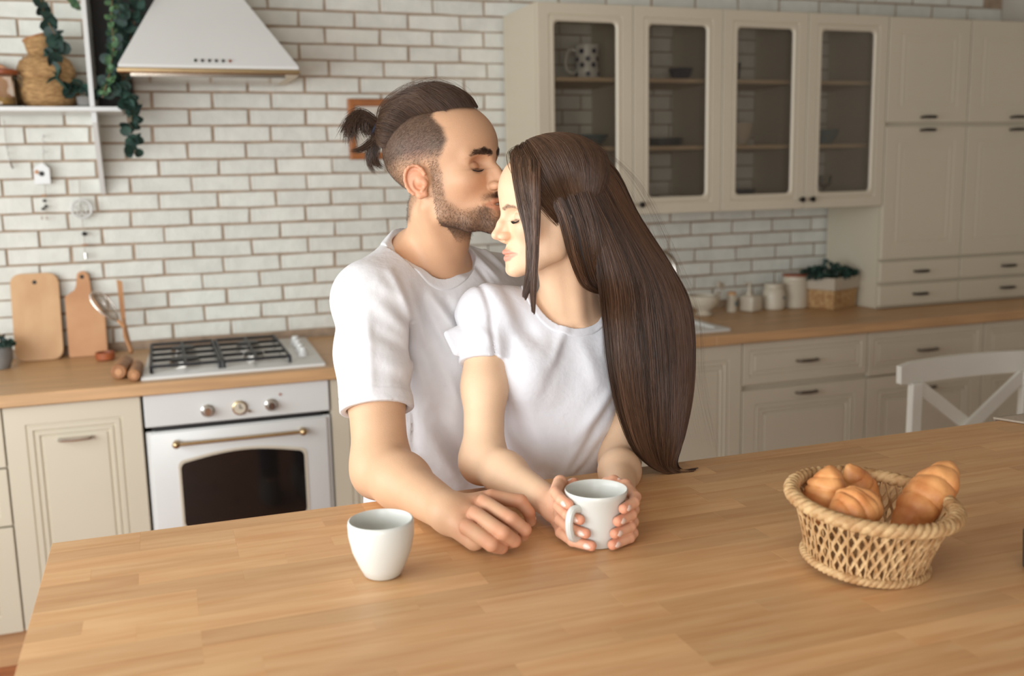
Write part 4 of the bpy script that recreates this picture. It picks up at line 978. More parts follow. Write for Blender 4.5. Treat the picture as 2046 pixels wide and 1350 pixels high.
def headcolor(H, v):
    q = H.loc(v); m = masks(q, H.male); base = S2((204, 160, 126)) if H.male else S2((232, 194, 160))
    col = np.tile(base, (len(v), 1))
    def mixc(c, a): 
        nonlocal col; a = np.clip(a, 0, 1)[:, None]; col = col*(1-a)+S2(c)*a
    mixc((214, 132, 104) if H.male else (236, 160, 134), (.08 if H.male else .26)*m['blush'])
    mixc((222, 140, 108), .40*m['ear'])
    mixc((176, 112, 84) if H.male else (222, 172, 146), .45*m['lid'])
    if H.male:
        mixc((84, 64, 50), m['beard']*.80); mixc((58, 44, 36), m['fade']*.86)
        mixc((50, 36, 28), sstep(.000, .008, m['topline'])*(q[:, 0] < .08))
        mixc((176, 112, 90), m['lip']*.6); mixc((60, 44, 36), m['brow']*.75)
    else:
        hl = np.interp(q[:, 2], [-.03, 0, .04, .08, .1], [.012, .028, .040, .060, .078])
        mixc((96, 72, 54), .55*(1-sstep(-.012, .006, q[:, 0]-hl))*sstep(-.04, -.01, q[:, 2]))
        mixc((222, 136, 118), m['lip']*.85); mixc((140, 112, 92), m['brow']*.55)
    mixc((40, 28, 24), m['eye']*.9)
    return col, m
def sample(v, mask, n, rng):
    p = mask/mask.sum(); return rng.choice(len(v), n, p=p)
def normals(fn, v, e=5e-4):
    d = fn(v); g = np.stack([fn(v+e*np.eye(3)[i])-d for i in range(3)], 1); return g/(np.linalg.norm(g, axis=1, keepdims=True)+1e-9)
def fuzz(name, H, v, mask, n, length, direction, lift, rad, color, rng, parent, jit=.35, K=4):
    i = sample(v, mask, n, rng); p = v[i]+rng.normal(0, .0004, (n, 3)); nn = normals(H.sdf, p)
    d = np.asarray(direction(H.loc(p)))@H.R.T if callable(direction) else np.tile(H.R@np.asarray(direction, float), (n, 1))
    d = d+rng.normal(0, jit, (n, 3)); d -= (d*nn).sum(1)[:, None]*nn; d /= np.linalg.norm(d, axis=1, keepdims=True)
    L_ = length*rng.uniform(.5, 1.2, n)[:, None]
    P_ = np.stack([p+(d*t+nn*(lift*t*(1.3-.5*t)))*L_-nn*.0003 for t in np.linspace(0, 1, K)], 1)
    c = S2(color)[None]*rng.uniform(.6, 1.5, (n, 1))
    return strands(name, P_, rad, M['hair'], parent, .3, 3, c)

rng = np.random.default_rng(5)
def arm(P, S, E, W, rs, k=.03):
    """upper arm, elbow, forearm with muscle swelling; rs = shoulder, mid upper, elbow, mid forearm, wrist"""
    m1 = S*.5+E*.5; m2 = E*.68+W*.32
    return chain(P, [S, m1, E, m2, W], [rs[0], rs[1], rs[2], rs[3], rs[4]], k)
def finger(P, pts, r0, r1):
    n = len(pts); rs = np.linspace(r0, r1, n); return chain(P, pts, rs, .002)
def hand(P, W, fingers, thumb, palm, rf, kf=.0022):
    d = None
    for a, b, ra, rb in palm:
        e = rcone(P, a, b, ra, rb); d = e if d is None else smin(d, e, .010)
    for f in fingers:
        e = finger(P, f, rf[0], rf[1]); d = smin(d, e, kf)
    if thumb is not None: d = smin(d, finger(P, thumb, rf[0]*1.25, rf[1]*1.15), .004)
    return d
def seg2(P, folds, Y):
    """soft cloth folds: ridges along given lines, seen in the x-z plane"""
    out = np.zeros(len(P))
    for x1, y1, x2, y2, amp, wd in folds:
        a, b = npat(x1, y1, Y), npat(x2, y2, Y); ab = (b-a)[[0, 2]]; q = P[:, [0, 2]]-a[[0, 2]]
        t = (q @ ab)/(ab @ ab); tc = np.clip(t, 0, 1); dd = np.sqrt(((q-tc[:, None]*ab)**2).sum(1))
        out += 1.35*amp*np.exp(-(dd/wd)**2)*(1-.5*np.abs(2*tc-1)**2)
    return out

# ============================================================ the man
mSR, mSL, mNB = npat(738, 612, 1.68), npat(1045, 585, 1.90), npat(868, 545, 1.775)
mT1 = npat(824, 508, 1.785)
mE, mW = npat(762, 935, 1.545), npz(898, 1024, ZTAB+.036)
ZT_ = ZTAB
def hz(px, py, h): return npz(px, py, ZT_+h)
m_f = [[hz(982, 992, .050), hz(1040, 1001, .044), hz(1056, 1023, .028), hz(1061, 1041, .012)],
       [hz(966, 1003, .053), hz(1022, 1037, .046), hz(1049, 1058, .030), hz(1046, 1070, .016)],
       [hz(949, 1026, .047), hz(1005, 1064, .038), hz(1028, 1080, .022), hz(1018, 1085, .012)],
       [hz(932, 1052, .036), hz(982, 1087, .024), hz(1002, 1093, .014), hz(990, 1094, .010)]]
m_palm = [(mW, hz(978, 996, .044), .022, .0135), (mW, hz(962, 1006, .046), .024, .0135), (mW, hz(945, 1028, .040), .024, .0135), (mW, hz(930, 1052, .030), .022, .0135),
          (hz(905, 1040, .024), hz(948, 1078, .018), .020, .015)]
m_th = [hz(930, 1020, .022), hz(968, 1035, .018), hz(1005, 1050, .014), hz(1030, 1056, .012)]
mElb = [.050, .047, .045, .041, .0285]
hn = HM.wor([(-.022, 0, -.062)])[0]
mHips = npat(905, 1060, 1.82)
def m_neck(P):
    d = smin(rcone(P, hn+V(0, 0, .0), mNB, .055, .053), rcone(P, HM.wor([(-.002, 0, -.072)])[0], mNB+V(.0, -.035, .0), .036, .036), .03)
    for S_ in (mSR, mSL): d = smin(d, rcone(P, mNB+V(0, .01, -.005), S_+V(0, 0, .03), .050, .040), .05)
    d = smin(d, rcone(P, mT1, mSR+V(0, 0, .02), .046, .036), .03)
    d = smin(d, ell(P, (mSR+mSL)/2+V(0, -.01, -.10), (.14, .12, .14)), .05)
    # sternomastoid and hollow of the throat
    d = smin(d, rcone(P, HM.wor([(-.01, -.058, -.058)])[0], mNB+V(.012, -.056, -.012), .012, .011), .018)
    return d
def m_head(P): return smax(smin(HM.sdf(P), m_neck(P), .012), (mNB[2]-.055)-P[:, 2], .004)
def m_arm(P):
    d = arm(P, mSR, mE, mW, mElb)
    d = smin(d, ell(P, mE+V(-.012, .018, -.018), (.026, .028, .028)), .02)
    return smin(d, hand(P, mW, m_f, m_th, m_palm, (.0112, .0078)), .012)
# left arm goes round her back
mE2, mW2 = npat(1130, 870, 2.02), npat(1190, 860, 1.80)
m_f2 = [[mW2+V(-.005, -.02, .03-.02*i)*1.0+V(0, -.03, 0), mW2+V(-.035, -.045, .028-.02*i), mW2+V(-.055, -.045, .026-.02*i)] for i in range(4)]
m_palm2 = [(mW2, f[0], .022, .012) for f in m_f2]
def m_arm2(P): return smin(arm(P, mSL, mE2, mW2, mElb), hand(P, mW2, m_f2, [mW2+V(0, 0, .02), mW2+V(-.02, -.01, .05), mW2+V(-.035, -.02, .065)], m_palm2, (.0105, .008)), .012)
def m_legs(P, r0=0):
    d = None
    for s in (-1, 1):
        hp = mHips+V(.08*s, .02, -.10); kn = np.array([hp[0]+.01*s, hp[1]-.03, .50]); an = np.array([hp[0]+.01*s, hp[1]+.03, .09])
        e = chain(P, [hp, kn, an], [.088+r0, .058+r0, .042+r0], .03); e = smin(e, rcone(P, an+V(0, 0, -.04), an+V(0, -.15, -.055), .038, .028), .02); d = e if d is None else smin(d, e, .02)
    return smin(d, ell(P, mHips+V(0, 0, -.05), (.165+r0, .115+r0, .14)), .05)
man = thing('person', (mHips[0], mHips[1], 0), 'bearded man in white t-shirt with tied topknot, kissing the woman on her forehead', 'person')
parts = []
v, f = surf(m_head, np.minimum(HM.O-.16, mNB-V(.2, .18, .06)), np.maximum(HM.O+.15, mNB+V(.22, .2, 0)), .00145); v = newton(m_head, v); ch, mm = headcolor(HM, v)
isn = np.clip((HM.loc(v)[:, 2]+.125)/-.02, 0, 1)[:, None]
parts.append((v, f, ch)); vm_head, mm_head = v, mm
lo = np.minimum.reduce([mSR, mE, mW])-.07; hi = np.array([1.0, mSR[1]+.07, mSR[2]+.06]); hi[0] = hz(1075, 1040, 0)[0]+.01; lo[1] = 1.13; lo[2] = ZT_-.03
v, f = surf(m_arm, lo, hi, .0018); v = newton(m_arm, v)
col = np.tile(S2((208, 168, 134)), (len(v), 1))
kn_ = np.array([p for fg in m_f for p in fg[:3]]); dk = np.min(np.linalg.norm(v[:, None, :]-kn_[None], axis=2), 1)
hm_ = sstep(.03, .0, np.abs(0)) if False else np.clip(1-np.min(np.linalg.norm(v[:, None, :]-kn_[None], axis=2), 1)/.045, 0, 1)
col = col*(1-.55*hm_[:, None])+S2((206, 138, 104))*.55*hm_[:, None]
a_ = gs(dk, .012)[:, None]*.35; col = col*(1-a_)+S2((196, 112, 84))*a_
parts.append((v, f, col)); vm_arm = v
def m_body(P): return smin(smin(ell(P, (mSR+mSL)/2+V(0, .0, -.17), (.125, .105, .2)), ell(P, mHips+V(0, 0, .14), (.11, .09, .2)), .06), m_legs(P, -.012), .05)
v, f = surf(m_body, V(mHips[0]-.3, mHips[1]-.3, 0), V(mHips[0]+.3, mHips[1]+.3, mSR[2]), .012); parts.append((v, f, np.tile(S2((208, 168, 134)), (len(v), 1))))
v, f = surf(m_arm2, np.minimum.reduce([mSL, mE2, mW2])-.12, np.maximum.reduce([mSL, mE2, mW2])+.10, .004); parts.append((v, f, np.tile(S2((208, 168, 134)), (len(v), 1))))
def join(parts):
    o_ = 0; V_, F_, C_ = [], [], []
    for v, f, c in parts: V_.append(v); F_.append(f+o_); C_.append(c); o_ += len(v)
    return np.concatenate(V_), np.concatenate(F_), np.concatenate(C_)
v, f, c = join(parts); npmesh('body', v, f, M['skin'], man, c)

# shirt
mA = mE-mSR; mA /= np.linalg.norm(mA); mHem = mSR*.32+mE*.68
mHem = mSR+(mE-mSR)*.655
cuff_dir = mA
ax_m = frame(mSL-mSR)     # forward = along the shoulders
m_fd = [(808, 640, 806, 705, -.010, .006), (800, 600, 745, 560, .004, .012), (806, 655, 742, 600, .005, .012), (800, 690, 730, 650, -.004, .010), (795, 720, 735, 700, .004, .012), (808, 760, 765, 735, -.003, .009),
        (715, 620, 708, 790, .0035, .010), (690, 640, 680, 800, -.003, .008), (806, 575, 850, 690, .005, .010), (770, 540, 812, 640, .006, .009), (838, 592, 895, 700, -.005, .010), (857, 590, 925, 690, .005, .010), (890, 600, 950, 680, -.004, .009),
        (820, 700, 850, 800, .004, .013), (845, 700, 880, 830, -.004, .013), (812, 740, 830, 900, -.004, .010), (885, 740, 905, 800, .004, .010), (830, 830, 915, 960, .005, .016), (870, 820, 930, 930, -.004, .013), (815, 900, 860, 980, .003, .012),
        (960, 500, 1010, 560, .003, .006), (975, 490, 1025, 545, -.003, .006), (945, 500, 990, 575, -.003, .006), (990, 480, 1040, 540, .003, .006)]
mK = npat(853, 514, 1.745); mKn = np.array([.30, -.42, .86]); mKn /= np.linalg.norm(mKn)
def m_shirt0(P):
    mid = (mSR+mSL)/2
    d = rcone(P, mSR+V(.0, 0, .004), mSL, .062, .060)
    for S_ in (mSR, mSL): d = smin(d, rcone(P, mNB+V(0, .012, -.004), S_+V(0, .0, .022), .058, .046), .05)
    d = smin(d, rcone(P, mT1, mSR+V(.01, 0, .02), .055, .048), .03)
    d = smin(d, ell(P, mid+V(.0, -.005, -.12), (.185, .135, .20), None), .05)
    d = smin(d, ell(P, mid+V(-.01, -.0, -.30), (.150, .120, .24)), .08)
    d = smin(d, ell(P, mHips+V(0, 0, .05), (.170, .135, .16)), .08)
    return d
def m_sleeve(P):
    d = chain(P, [mSR+V(.006, 0, .0), mSR*.7+mE*.3, mHem+mA*.02], [.062, .0625, .062], .02)
    e = mHem+mA*0; n = cuff_dir
    d = smax(d, (P-e) @ n, .002)
    inner = rcone(P, mHem-mA*.022, mHem+mA*.03, .0500, .0525)
    return smax(d, -inner, .002)
def m_shirt(P):
    d = smin(m_shirt0(P), m_sleeve(P), .012)
    d = smin(d, chain(P, [mSL, mSL*.6+mE2*.4], [.060, .058], .02), .02)
    q = P-mK; h = q @ mKn; rad = np.sqrt(np.maximum((q*q).sum(1)-h*h, 0))
    d = smax(d, -np.maximum(rad-.071, -(h+.045)), .003)
    d = smax(d, h-.006-8*np.maximum(rad-.085, 0), .004)
    hd = np.clip(np.abs((P-mHem)@mA)/.03, 0, 1); d = d-seg2(P, m_fd, 1.68)*(P[:, 1] < 1.80)*np.where((P[:, 0] < mHem[0]+.08) & (P[:, 2] < mHem[2]+.05), hd, 1)
    st = np.abs((P-mHem) @ mA+.024); arm_ = (np.abs(((P-mHem)@mA)) < .05) & (P[:, 0] < mHem[0]+.08)
    d = d+.0012*gs(st, .0015)*arm_
    return smax(d, .90-P[:, 2], .003)
v, f = surf(m_shirt, V(mHips[0]-.36, 1.50, .88), V(1.02, 2.12, mNB[2]+.10), .0030); v = newton(m_shirt, v)
npmesh('t_shirt', v, f, M['shirt2'], man)
# ribbed collar: the band of cloth next to the neck opening
def ring(K, n, R_, e1, m_=72):
    e1 = np.asarray(e1, float); e1 -= n*(e1@n); e1 /= np.linalg.norm(e1); e2 = np.cross(n, e1)
    return [K+e1*R_*math.cos(a)+e2*R_*math.sin(a) for a in [2*PI*i/m_ for i in range(m_)]]
def band(fn, K, n, r0, r1, hmin):
    def g(P):
        q = P-K; h = q @ n; rad = np.sqrt(np.maximum((q*q).sum(1)-h*h, 0))
        d = smax(fn(P)-.0022, rad-r1, .0015); return smax(smax(d, r0-rad, .0015), hmin-h, .002)
    return g
def m_top(P):
    q = P-mK; h = q @ mKn; return smax(m_shirt0(P)-seg2(P, m_fd, 1.68)*(P[:, 1] < 1.80), h-.006, .003)
g_ = band(m_top, mK, mKn, .0700, .0860, -.050); v, f = surf(g_, mK-.13, mK+.13, .0019); npmesh('collar', newton(g_, v), f, M['shirt2'], man)
v, f = surf(lambda P: smax(m_legs(P), .12-P[:, 2], .01), V(mHips[0]-.3, mHips[1]-.25, .1), V(mHips[0]+.3, mHips[1]+.2, mHips[2]+.05), .009); npmesh('trousers', v, f, M['denim'], man)
for s in (-1, 1):
    hp = mHips+V(.09*s, .05, 0); q_ = MB(); q_.rings([[(hp[0]+w_*math.cos(a), hp[1]-.05+l_*math.sin(a), z) for a in [2*PI*i/16 for i in range(16)]] for w_, l_, z in ((.048, .14, 0), (.052, .145, .02), (.05, .14, .05), (.045, .07, .11), (.045, .06, .13))]).obj('shoe', M['shoe'], man, 60)

# ---- his hair
def dirs_to(q, c0=(-.005, 0, .035)): return q-np.array(c0)
Tk = np.array([-.117, -.004, .086])                               # where the hair is tied
def m_cap(P):
    q = HM.loc(P); b = bare(q)
    top = q[:, 2]-np.interp(q[:, 0], [-.12, -.095, -.06, -.02, .02, .045], [.045, .050, .066, .084, .092, .092])
    fr = .062-q[:, 0]-.0*q[:, 2]
    lift = .002+.008*sstep(.03, .11, q[:, 2])*sstep(-.12, -.04, q[:, 0])
    d = smax(b-lift, -top+.014, .008); d = smax(d, -(fr-.008), .010)
    d = smin(d, rcone(q, (-.095, -.004, .072), Tk, .026, .012), .025)
    return d*HM.sc
v, f = surf(m_cap, HM.O-.16, HM.O+.17, .003); npmesh('hair_base', v, f, M['haircap'], man)
def hair_top(n, liftk, rng):
    u = rng.uniform(-1, 1, n); y = .060*u; x = rng.uniform(-.095, .074, n)
    x = np.where(np.abs(u) > .75, np.minimum(x, .05), x)
    side = rng.random(n) < .45                                   # roots along the undercut line
    xs = rng.uniform(-.10, .050, n); zs_ = np.interp(xs, [-.12, -.095, -.06, -.02, .02, .045], [.047, .052, .068, .086, .094, .094])
    dr = np.stack([x, y, np.full(n, .075)], 1)
    dr2 = np.stack([xs+.005, -np.where(rng.random(n) < .75, 1, -1)*np.sqrt(np.maximum(.0805**2-(zs_-.035)**2*.9, .0004))*.9, zs_-.035+rng.uniform(0, .012, n)], 1)
    ph_ = np.radians(rng.uniform(-10, 100, n)); dr3 = np.stack([.004+.076*np.cos(ph_), -.064*np.sin(ph_), .063+rng.uniform(0, .012, n)], 1)
    dr = np.where(side[:, None], dr2, dr); dr = np.where((rng.random(n) < .25)[:, None], dr3, dr); r0 = HM.scalp(dr)
    K = 16; t = np.linspace(0, 1, K); c0 = np.array([-.005, 0, .035])
    d0 = (r0-c0); d0 /= np.linalg.norm(d0, axis=1, keepdims=True); dT = Tk-c0; LT = np.linalg.norm(dT); dT = dT/LT
    om = np.arccos(np.clip(d0@dT, -1, 1)); so = np.sin(om)+1e-6
    tt = 1-(1-t)**1.15
    D_ = (np.sin((1-tt)[None]*om[:, None])/so[:, None])[..., None]*d0[:, None]+(np.sin(tt[None]*om[:, None])/so[:, None])[..., None]*dT
    D_ /= np.linalg.norm(D_, axis=2, keepdims=True)
    S_ = HM.scalp(D_.reshape(-1, 3)).reshape(n, K, 3)
    fl_ = .020*sstep(.0, .06, r0[:, 0])[:, None]*np.exp(-((t[None]-.12)/.22)**2)
    lift = liftk[:, None]*(np.minimum(1, t[None]/(.10+.26*sstep(.01, .06, r0[:, 0]))[:, None])**.8)*(.0085+.0175*sstep(.04, .11, S_[..., 2]))+fl_*liftk[:, None]*.30
    S_ = S_+D_*lift[..., None]
    w_ = sstep(.80, 1, t)[None, :, None]; tgt = Tk+rng.normal(0, .0045, (n, 3))
    S_ = S_*(1-w_)+tgt[:, None]*w_
    S_ += (np.sin(t[None]*rng.uniform(4, 10, (n, 1))+rng.uniform(0, 6, (n, 1)))*.0008)[..., None]*rng.normal(0, 1, (n, 1, 3))
    return S_
nH = 7500
S_ = hair_top(nH, rng.uniform(.82, 1.08, nH), rng)
hc = S2((84, 62, 47))[None]*rng.uniform(.4, 1.5, (nH, 1))
strands('top_hair', HM.wor(S_.reshape(-1, 3)).reshape(nH, -1, 3), .00034, M['hair'], man, .6, 3, hc)
S_ = hair_top(220, rng.uniform(1.1, 1.45, 220), rng); strands('flyaway_hair', HM.wor(S_.reshape(-1, 3)).reshape(220, -1, 3), .00012, M['hair'], man, .5, 3, np.tile(S2((96, 72, 56)), (220, 1)))
def tail(n, P0, pathpx, Y, spread, rng, tipspread, rad=.0003):
    K = 14; ctrl = [P0]+[npat(px, py, Y) for px, py in pathpx]; ctrl = np.array(ctrl); t = np.linspace(0, 1, K)
    ln = rng.uniform(.55, 1.0, n); off = rng.normal(0, 1, (n, 3)); off[:, 1] *= .8
    s_ = t[None]*ln[:, None]*(len(ctrl)-1); k = np.minimum(s_.astype(int), len(ctrl)-2); fr_ = (s_-k)[..., None]
    a = ctrl[np.maximum(k-1, 0)]; b = ctrl[k]; c_ = ctrl[k+1]; d_ = ctrl[np.minimum(k+2, len(ctrl)-1)]
    P_ = .5*(2*b+(-a+c_)*fr_+(2*a-5*b+4*c_-d_)*fr_**2+(-a+3*b-3*c_+d_)*fr_**3)
    w_ = np.interp(t, [0, .15, .5, 1], [.35, .9, 1, tipspread])
    return P_+off[:, None]*spread*w_[None, :, None]
TkW = HM.wor([Tk])[0]; yT = TkW[1]
hcol = lambda n, c=(80, 60, 46): S2(c)[None]*(rng.uniform(.45, 1.5, (n, 1)))
strands('topknot', tail(900, TkW, [(725, 232), (706, 243), (700, 262), (703, 272)], yT, .0052, rng, 1.7), .00033, M['hair'], man, .3, 3, hcol(900))
strands('topknot', tail(420, TkW, [(735, 240), (728, 250), (735, 262), (748, 262)], yT, .0048, rng, 1.3), .00033, M['hair'], man, .3, 3, hcol(420))
strands('loose_wisp', tail(240, npat(760, 262, yT-.02), [(742, 284), (722, 298), (700, 302)], yT-.02, .0030, rng, .7), .0003, M['hair'], man, .2, 3, hcol(240))
strands('loose_wisp', tail(420, npat(762, 265, yT-.02), [(748, 292), (748, 320), (765, 335)], yT-.02, .0042, rng, .9), .0003, M['hair'], man, .2, 3, hcol(420))
strands('loose_wisp', tail(160, npat(756, 272, yT-.02), [(738, 300), (738, 326), (750, 348)], yT-.02, .0030, rng, .9), .00026, M['hair'], man, .2, 3, hcol(160))
# sweep of longer strands above the ear line into the tie
dT_ = TkW-npat(760, 235, yT); td = (npat(725, 232, yT)-HM.wor([(-.09, -.004, .075)])[0]); td /= np.linalg.norm(td)
eb = MB()
for i in range(3): eb.tube([Vector(p) for p in ring(TkW+td*(.002+.0035*i), td, .0165, (0, 1, 0), 28)], .0028, 8, closed=True)
eb.obj('hair_elastic', M['elastic'], man, 80)
HMn = HM
fuzz('beard', HM, vm_head, mm_head['beard']*(mm_head['beard'] > .08), 16000, .0045, lambda q: np.stack([.25-.75*(q[:, 0] < .05), 0*q[:, 0], -.9+.2*(q[:, 0] < .05)], 1), .5, .00009, (84, 62, 48), rng, man)
fuzz('shaved_hair', HM, vm_head, mm_head['fade']*(mm_head['topline'] < .006), 19000, .0048, lambda q: np.stack([-.8+0*q[:, 0], 0*q[:, 0], -.5+0*q[:, 0]], 1), .30, .00009, (84, 64, 50), rng, man)
fuzz('eyebrow', HM, vm_head, mm_head['brow']*(mm_head['brow'] > .2), 1500, .0065, lambda q: np.stack([-.7+0*q[:, 0], .7*np.sign(q[:, 1]), .20+0*q[:, 0]], 1), .3, .00013, (72, 54, 42), rng, man, .15)
def lashes(H, name, parent, length, n=46, z0=-.0062):
    t = np.linspace(-1, 1, n); P_ = []
    for s in (-1, 1):
        y = s*(.0315+.0125*t); z = z0-.0022*(1-t**2); xs = np.full(n, .10)
        for _ in range(60):
            dd = headsdf(np.stack([xs, y, z], 1), H.male); xs -= np.clip(dd, -.001, .002)
        for k in range(n):
            a = np.array([xs[k]-.0004, y[k], z[k]]); dr = np.array([.9, s*(.15+.45*t[k]), -.62]); dr /= np.linalg.norm(dr)
            l_ = length*(.75+.35*t[k])*rng.uniform(.85, 1.1); P_.append([a, a+dr*l_*.5, a+dr*l_*.9+np.array([0, 0, l_*.12]), a+dr*l_*1.15+np.array([0, 0, l_*.35])])
    P_ = np.array(P_); return strands(name, H.wor(P_.reshape(-1, 3)).reshape(len(P_), 4, 3), .00036, M['lash'], parent, .3)
lashes(HM, 'eyelashes', man, .0085)
th_ = HM.wor([(.0905, 0, -.0638)])[0]
tm = MB()
for i in range(-3, 4):
    p = HM.wor([(.0900-.0006*i*i, .0062*i, -.0645)])[0]; tm.sphere(Vector(p), .0034, (.8, .8, 1.25), 8, 6)
tm.obj('teeth', M['teeth'], man, 80)

# ============================================================ the woman
wSR, wSL, wNB = npat(970, 636, 1.625), npat(1290, 655, 1.66), npat(1140, 628, 1.620)
wE, wW = npat(966, 918, 1.505), npat(1112, 1012, 1.290)
wE2, wW2 = npat(1238, 918, 1.515), npat(1238, 993, 1.320)
def w_neck(P):
    d = smin(rcone(P, HW.wor([(-.022, 0, -.055)])[0], wNB, .045, .048), rcone(P, HW.wor([(.005, 0, -.070)])[0], wNB+V(-.01, -.022, .005), .030, .034), .025)
    for S_ in (wSR, wSL): d = smin(d, rcone(P, wNB+V(0, .01, -.012), S_+V(0, 0, .006), .030, .030), .05)
    d = smin(d, ell(P, wNB+V(-.004, -.005, -.10), (.12, .075, .105)), .03)
    nt = wNB+V(-.012, -.050, -.022)
    for s in (-1, 1): d = smin(d, rcone(P, nt+V(.012*s, 0, 0), nt+V(.10*s, .03, .018), .0065, .0065), .012)
    d = smin(d, rcone(P, HW.wor([(-.012, .050, -.050)])[0], nt+V(.010, 0, .006), .010, .008), .016)
    d = d+.004*gs(np.linalg.norm(P-nt-V(0, -.004, .006), axis=1), .011)
    return d
def w_head(P): return smax(smin(HW.sdf(P), w_neck(P), .010), (wNB[2]-.11)-P[:, 2], .004)
MC = np.array([mc.x, mc.y, ZT_]); A0 = math.radians(246)
def pol(phi, r, h): a = math.radians(phi); return MC+V(r*math.cos(a), r*math.sin(a), h)
rm = lambda h: np.interp(h, [0, .02, .045, .062, .075], [.0335, .0345, .0365, .040, .0438])
w_f, w_f2 = [], []   # fingers of the right and of the left hand
for i, (h, tp) in enumerate(((.067, 196), (.048, 216), (.029, 226), (.0115, 236))):
    b = rm(h)
    w_f.append([pol(112+4*i, b+.030, h+.004), pol(150+3*i, b+.0155, h+.003), pol((165+tp)/2-2, b+.0105, h+.001), pol(tp, b+.0076, h-.002)])
for i, (h, tp) in enumerate(((.060, 297), (.043, 287), (.026, 281), (.0105, 277))):
    b = rm(h)
    w_f2.append([pol(28-3*i, b+.030, h+.004), pol(-12-3*i, b+.0165, h+.002), pol(-30-2*i, b+.0130, h), pol(tp, b+.0080, h-.001)])
w_palm = [(wW, f_[0], .019, .0105) for f_ in w_f]; w_palm2 = [(wW2, f_[0], .019, .0105) for f_ in w_f2]
w_th = [pol(112, .075, .050), pol(122, .066, .074), pol(114, .0520, .0885), pol(108, .0490, .0900)]
w_th = [npat(1115, 1011, 1.288), npat(1120, 990, 1.283), npat(1133, 973, 1.284), npat(1147, 965, 1.280)]
w_th2 = [npat(1212, 983, 1.302), npat(1213, 966, 1.287), npat(1226, 961, 1.272), npat(1240, 968, 1.263)]
def w_arm(P):
    d = arm(P, wSR, wE, wW, [.040, .0345, .0335, .0305, .0205], .028)
    d = smin(d, ell(P, wE+V(-.006, .010, -.010), (.019, .021, .021)), .03)
    return smin(d, hand(P, wW, w_f, w_th, w_palm, (.0088, .0070)), .010)
def w_arm2(P):
    d = arm(P, wSL, wE2, wW2, [.040, .0345, .0320, .0305, .0215], .028)
    return smin(d, hand(P, wW2, w_f2, w_th2, w_palm2, (.0088, .0070)), .010)
wHips = npat(1112, 1075, 1.665)
def w_legs(P, r0=0):
    d = None
    for s in (-1, 1):
        hp = wHips+V(.075*s, .02, -.10); kn = np.array([hp[0], hp[1]-.02, .47]); an = np.array([hp[0], hp[1]+.03, .085])
        e = chain(P, [hp, kn, an], [.080+r0, .050+r0, .036+r0], .03); e = smin(e, rcone(P, an+V(0, 0, -.04), an+V(0, -.13, -.055), .033, .025), .02); d = e if d is None else smin(d, e, .02)
    return smin(d, ell(P, wHips+V(0, 0, -.05), (.155+r0, .105+r0, .13)), .05)
woman = thing('person', (wHips[0], wHips[1], 0), 'woman in a white t-shirt with very long straight brown hair, eyes closed, holding a mug', 'person')
parts = []
v, f = surf(w_head, np.minimum(HW.O-.14, wNB-V(.2, .14, .115)), np.maximum(HW.O+.14, wNB+V(.22, .14, 0)), .00135); v = newton(w_head, v); ch, mw = headcolor(HW, v)
parts.append((v, f, ch)); vw_head = v
wskin = S2((232, 196, 162))
for fn, S_, E_, W_, fs, th in ((w_arm, wSR, wE, wW, w_f, w_th), (w_arm2, wSL, wE2, wW2, w_f2, w_th2)):
    pts = np.array([S_, E_, W_]+[p for g in fs+[th] for p in g])
    lo = pts.min(0)-.05; lo[2] = max(lo[2], ZT_-.035); hi = pts.max(0)+.05; hi[2] = S_[2]
    v, f = surf(fn, lo, hi, .0016); v = newton(fn, v); col = np.tile(wskin, (len(v), 1))
    K_ = np.array([p for g in fs+[th] for p in g]); dk = np.min(np.linalg.norm(v[:, None, :]-K_[None], axis=2), 1)
    a_ = np.clip(1-dk/.05, 0, 1)[:, None]*.75; col = col*(1-a_)+S2((222, 152, 120))*a_
    tp_ = np.array([g[-1] for g in fs+[th]]); dk = np.min(np.linalg.norm(v[:, None, :]-tp_[None], axis=2), 1); a_ = gs(dk, .011)[:, None]*.5; col = col*(1-a_)+S2((216, 122, 96))*a_
    parts.append((v, f, col))
def w_body(P): return smin(smin(ell(P, wNB+V(0, 0, -.20), (.11, .075, .2)), ell(P, wHips+V(0, 0, .14), (.085, .07, .2)), .06), w_legs(P, -.012), .05)
v, f = surf(w_body, V(wHips[0]-.3, wHips[1]-.3, 0), V(wHips[0]+.3, wHips[1]+.3, wNB[2]-.05), .012); parts.append((v, f, np.tile(wskin, (len(v), 1))))
v, f, c = join(parts); npmesh('body', v, f, M['skin'], woman, c)
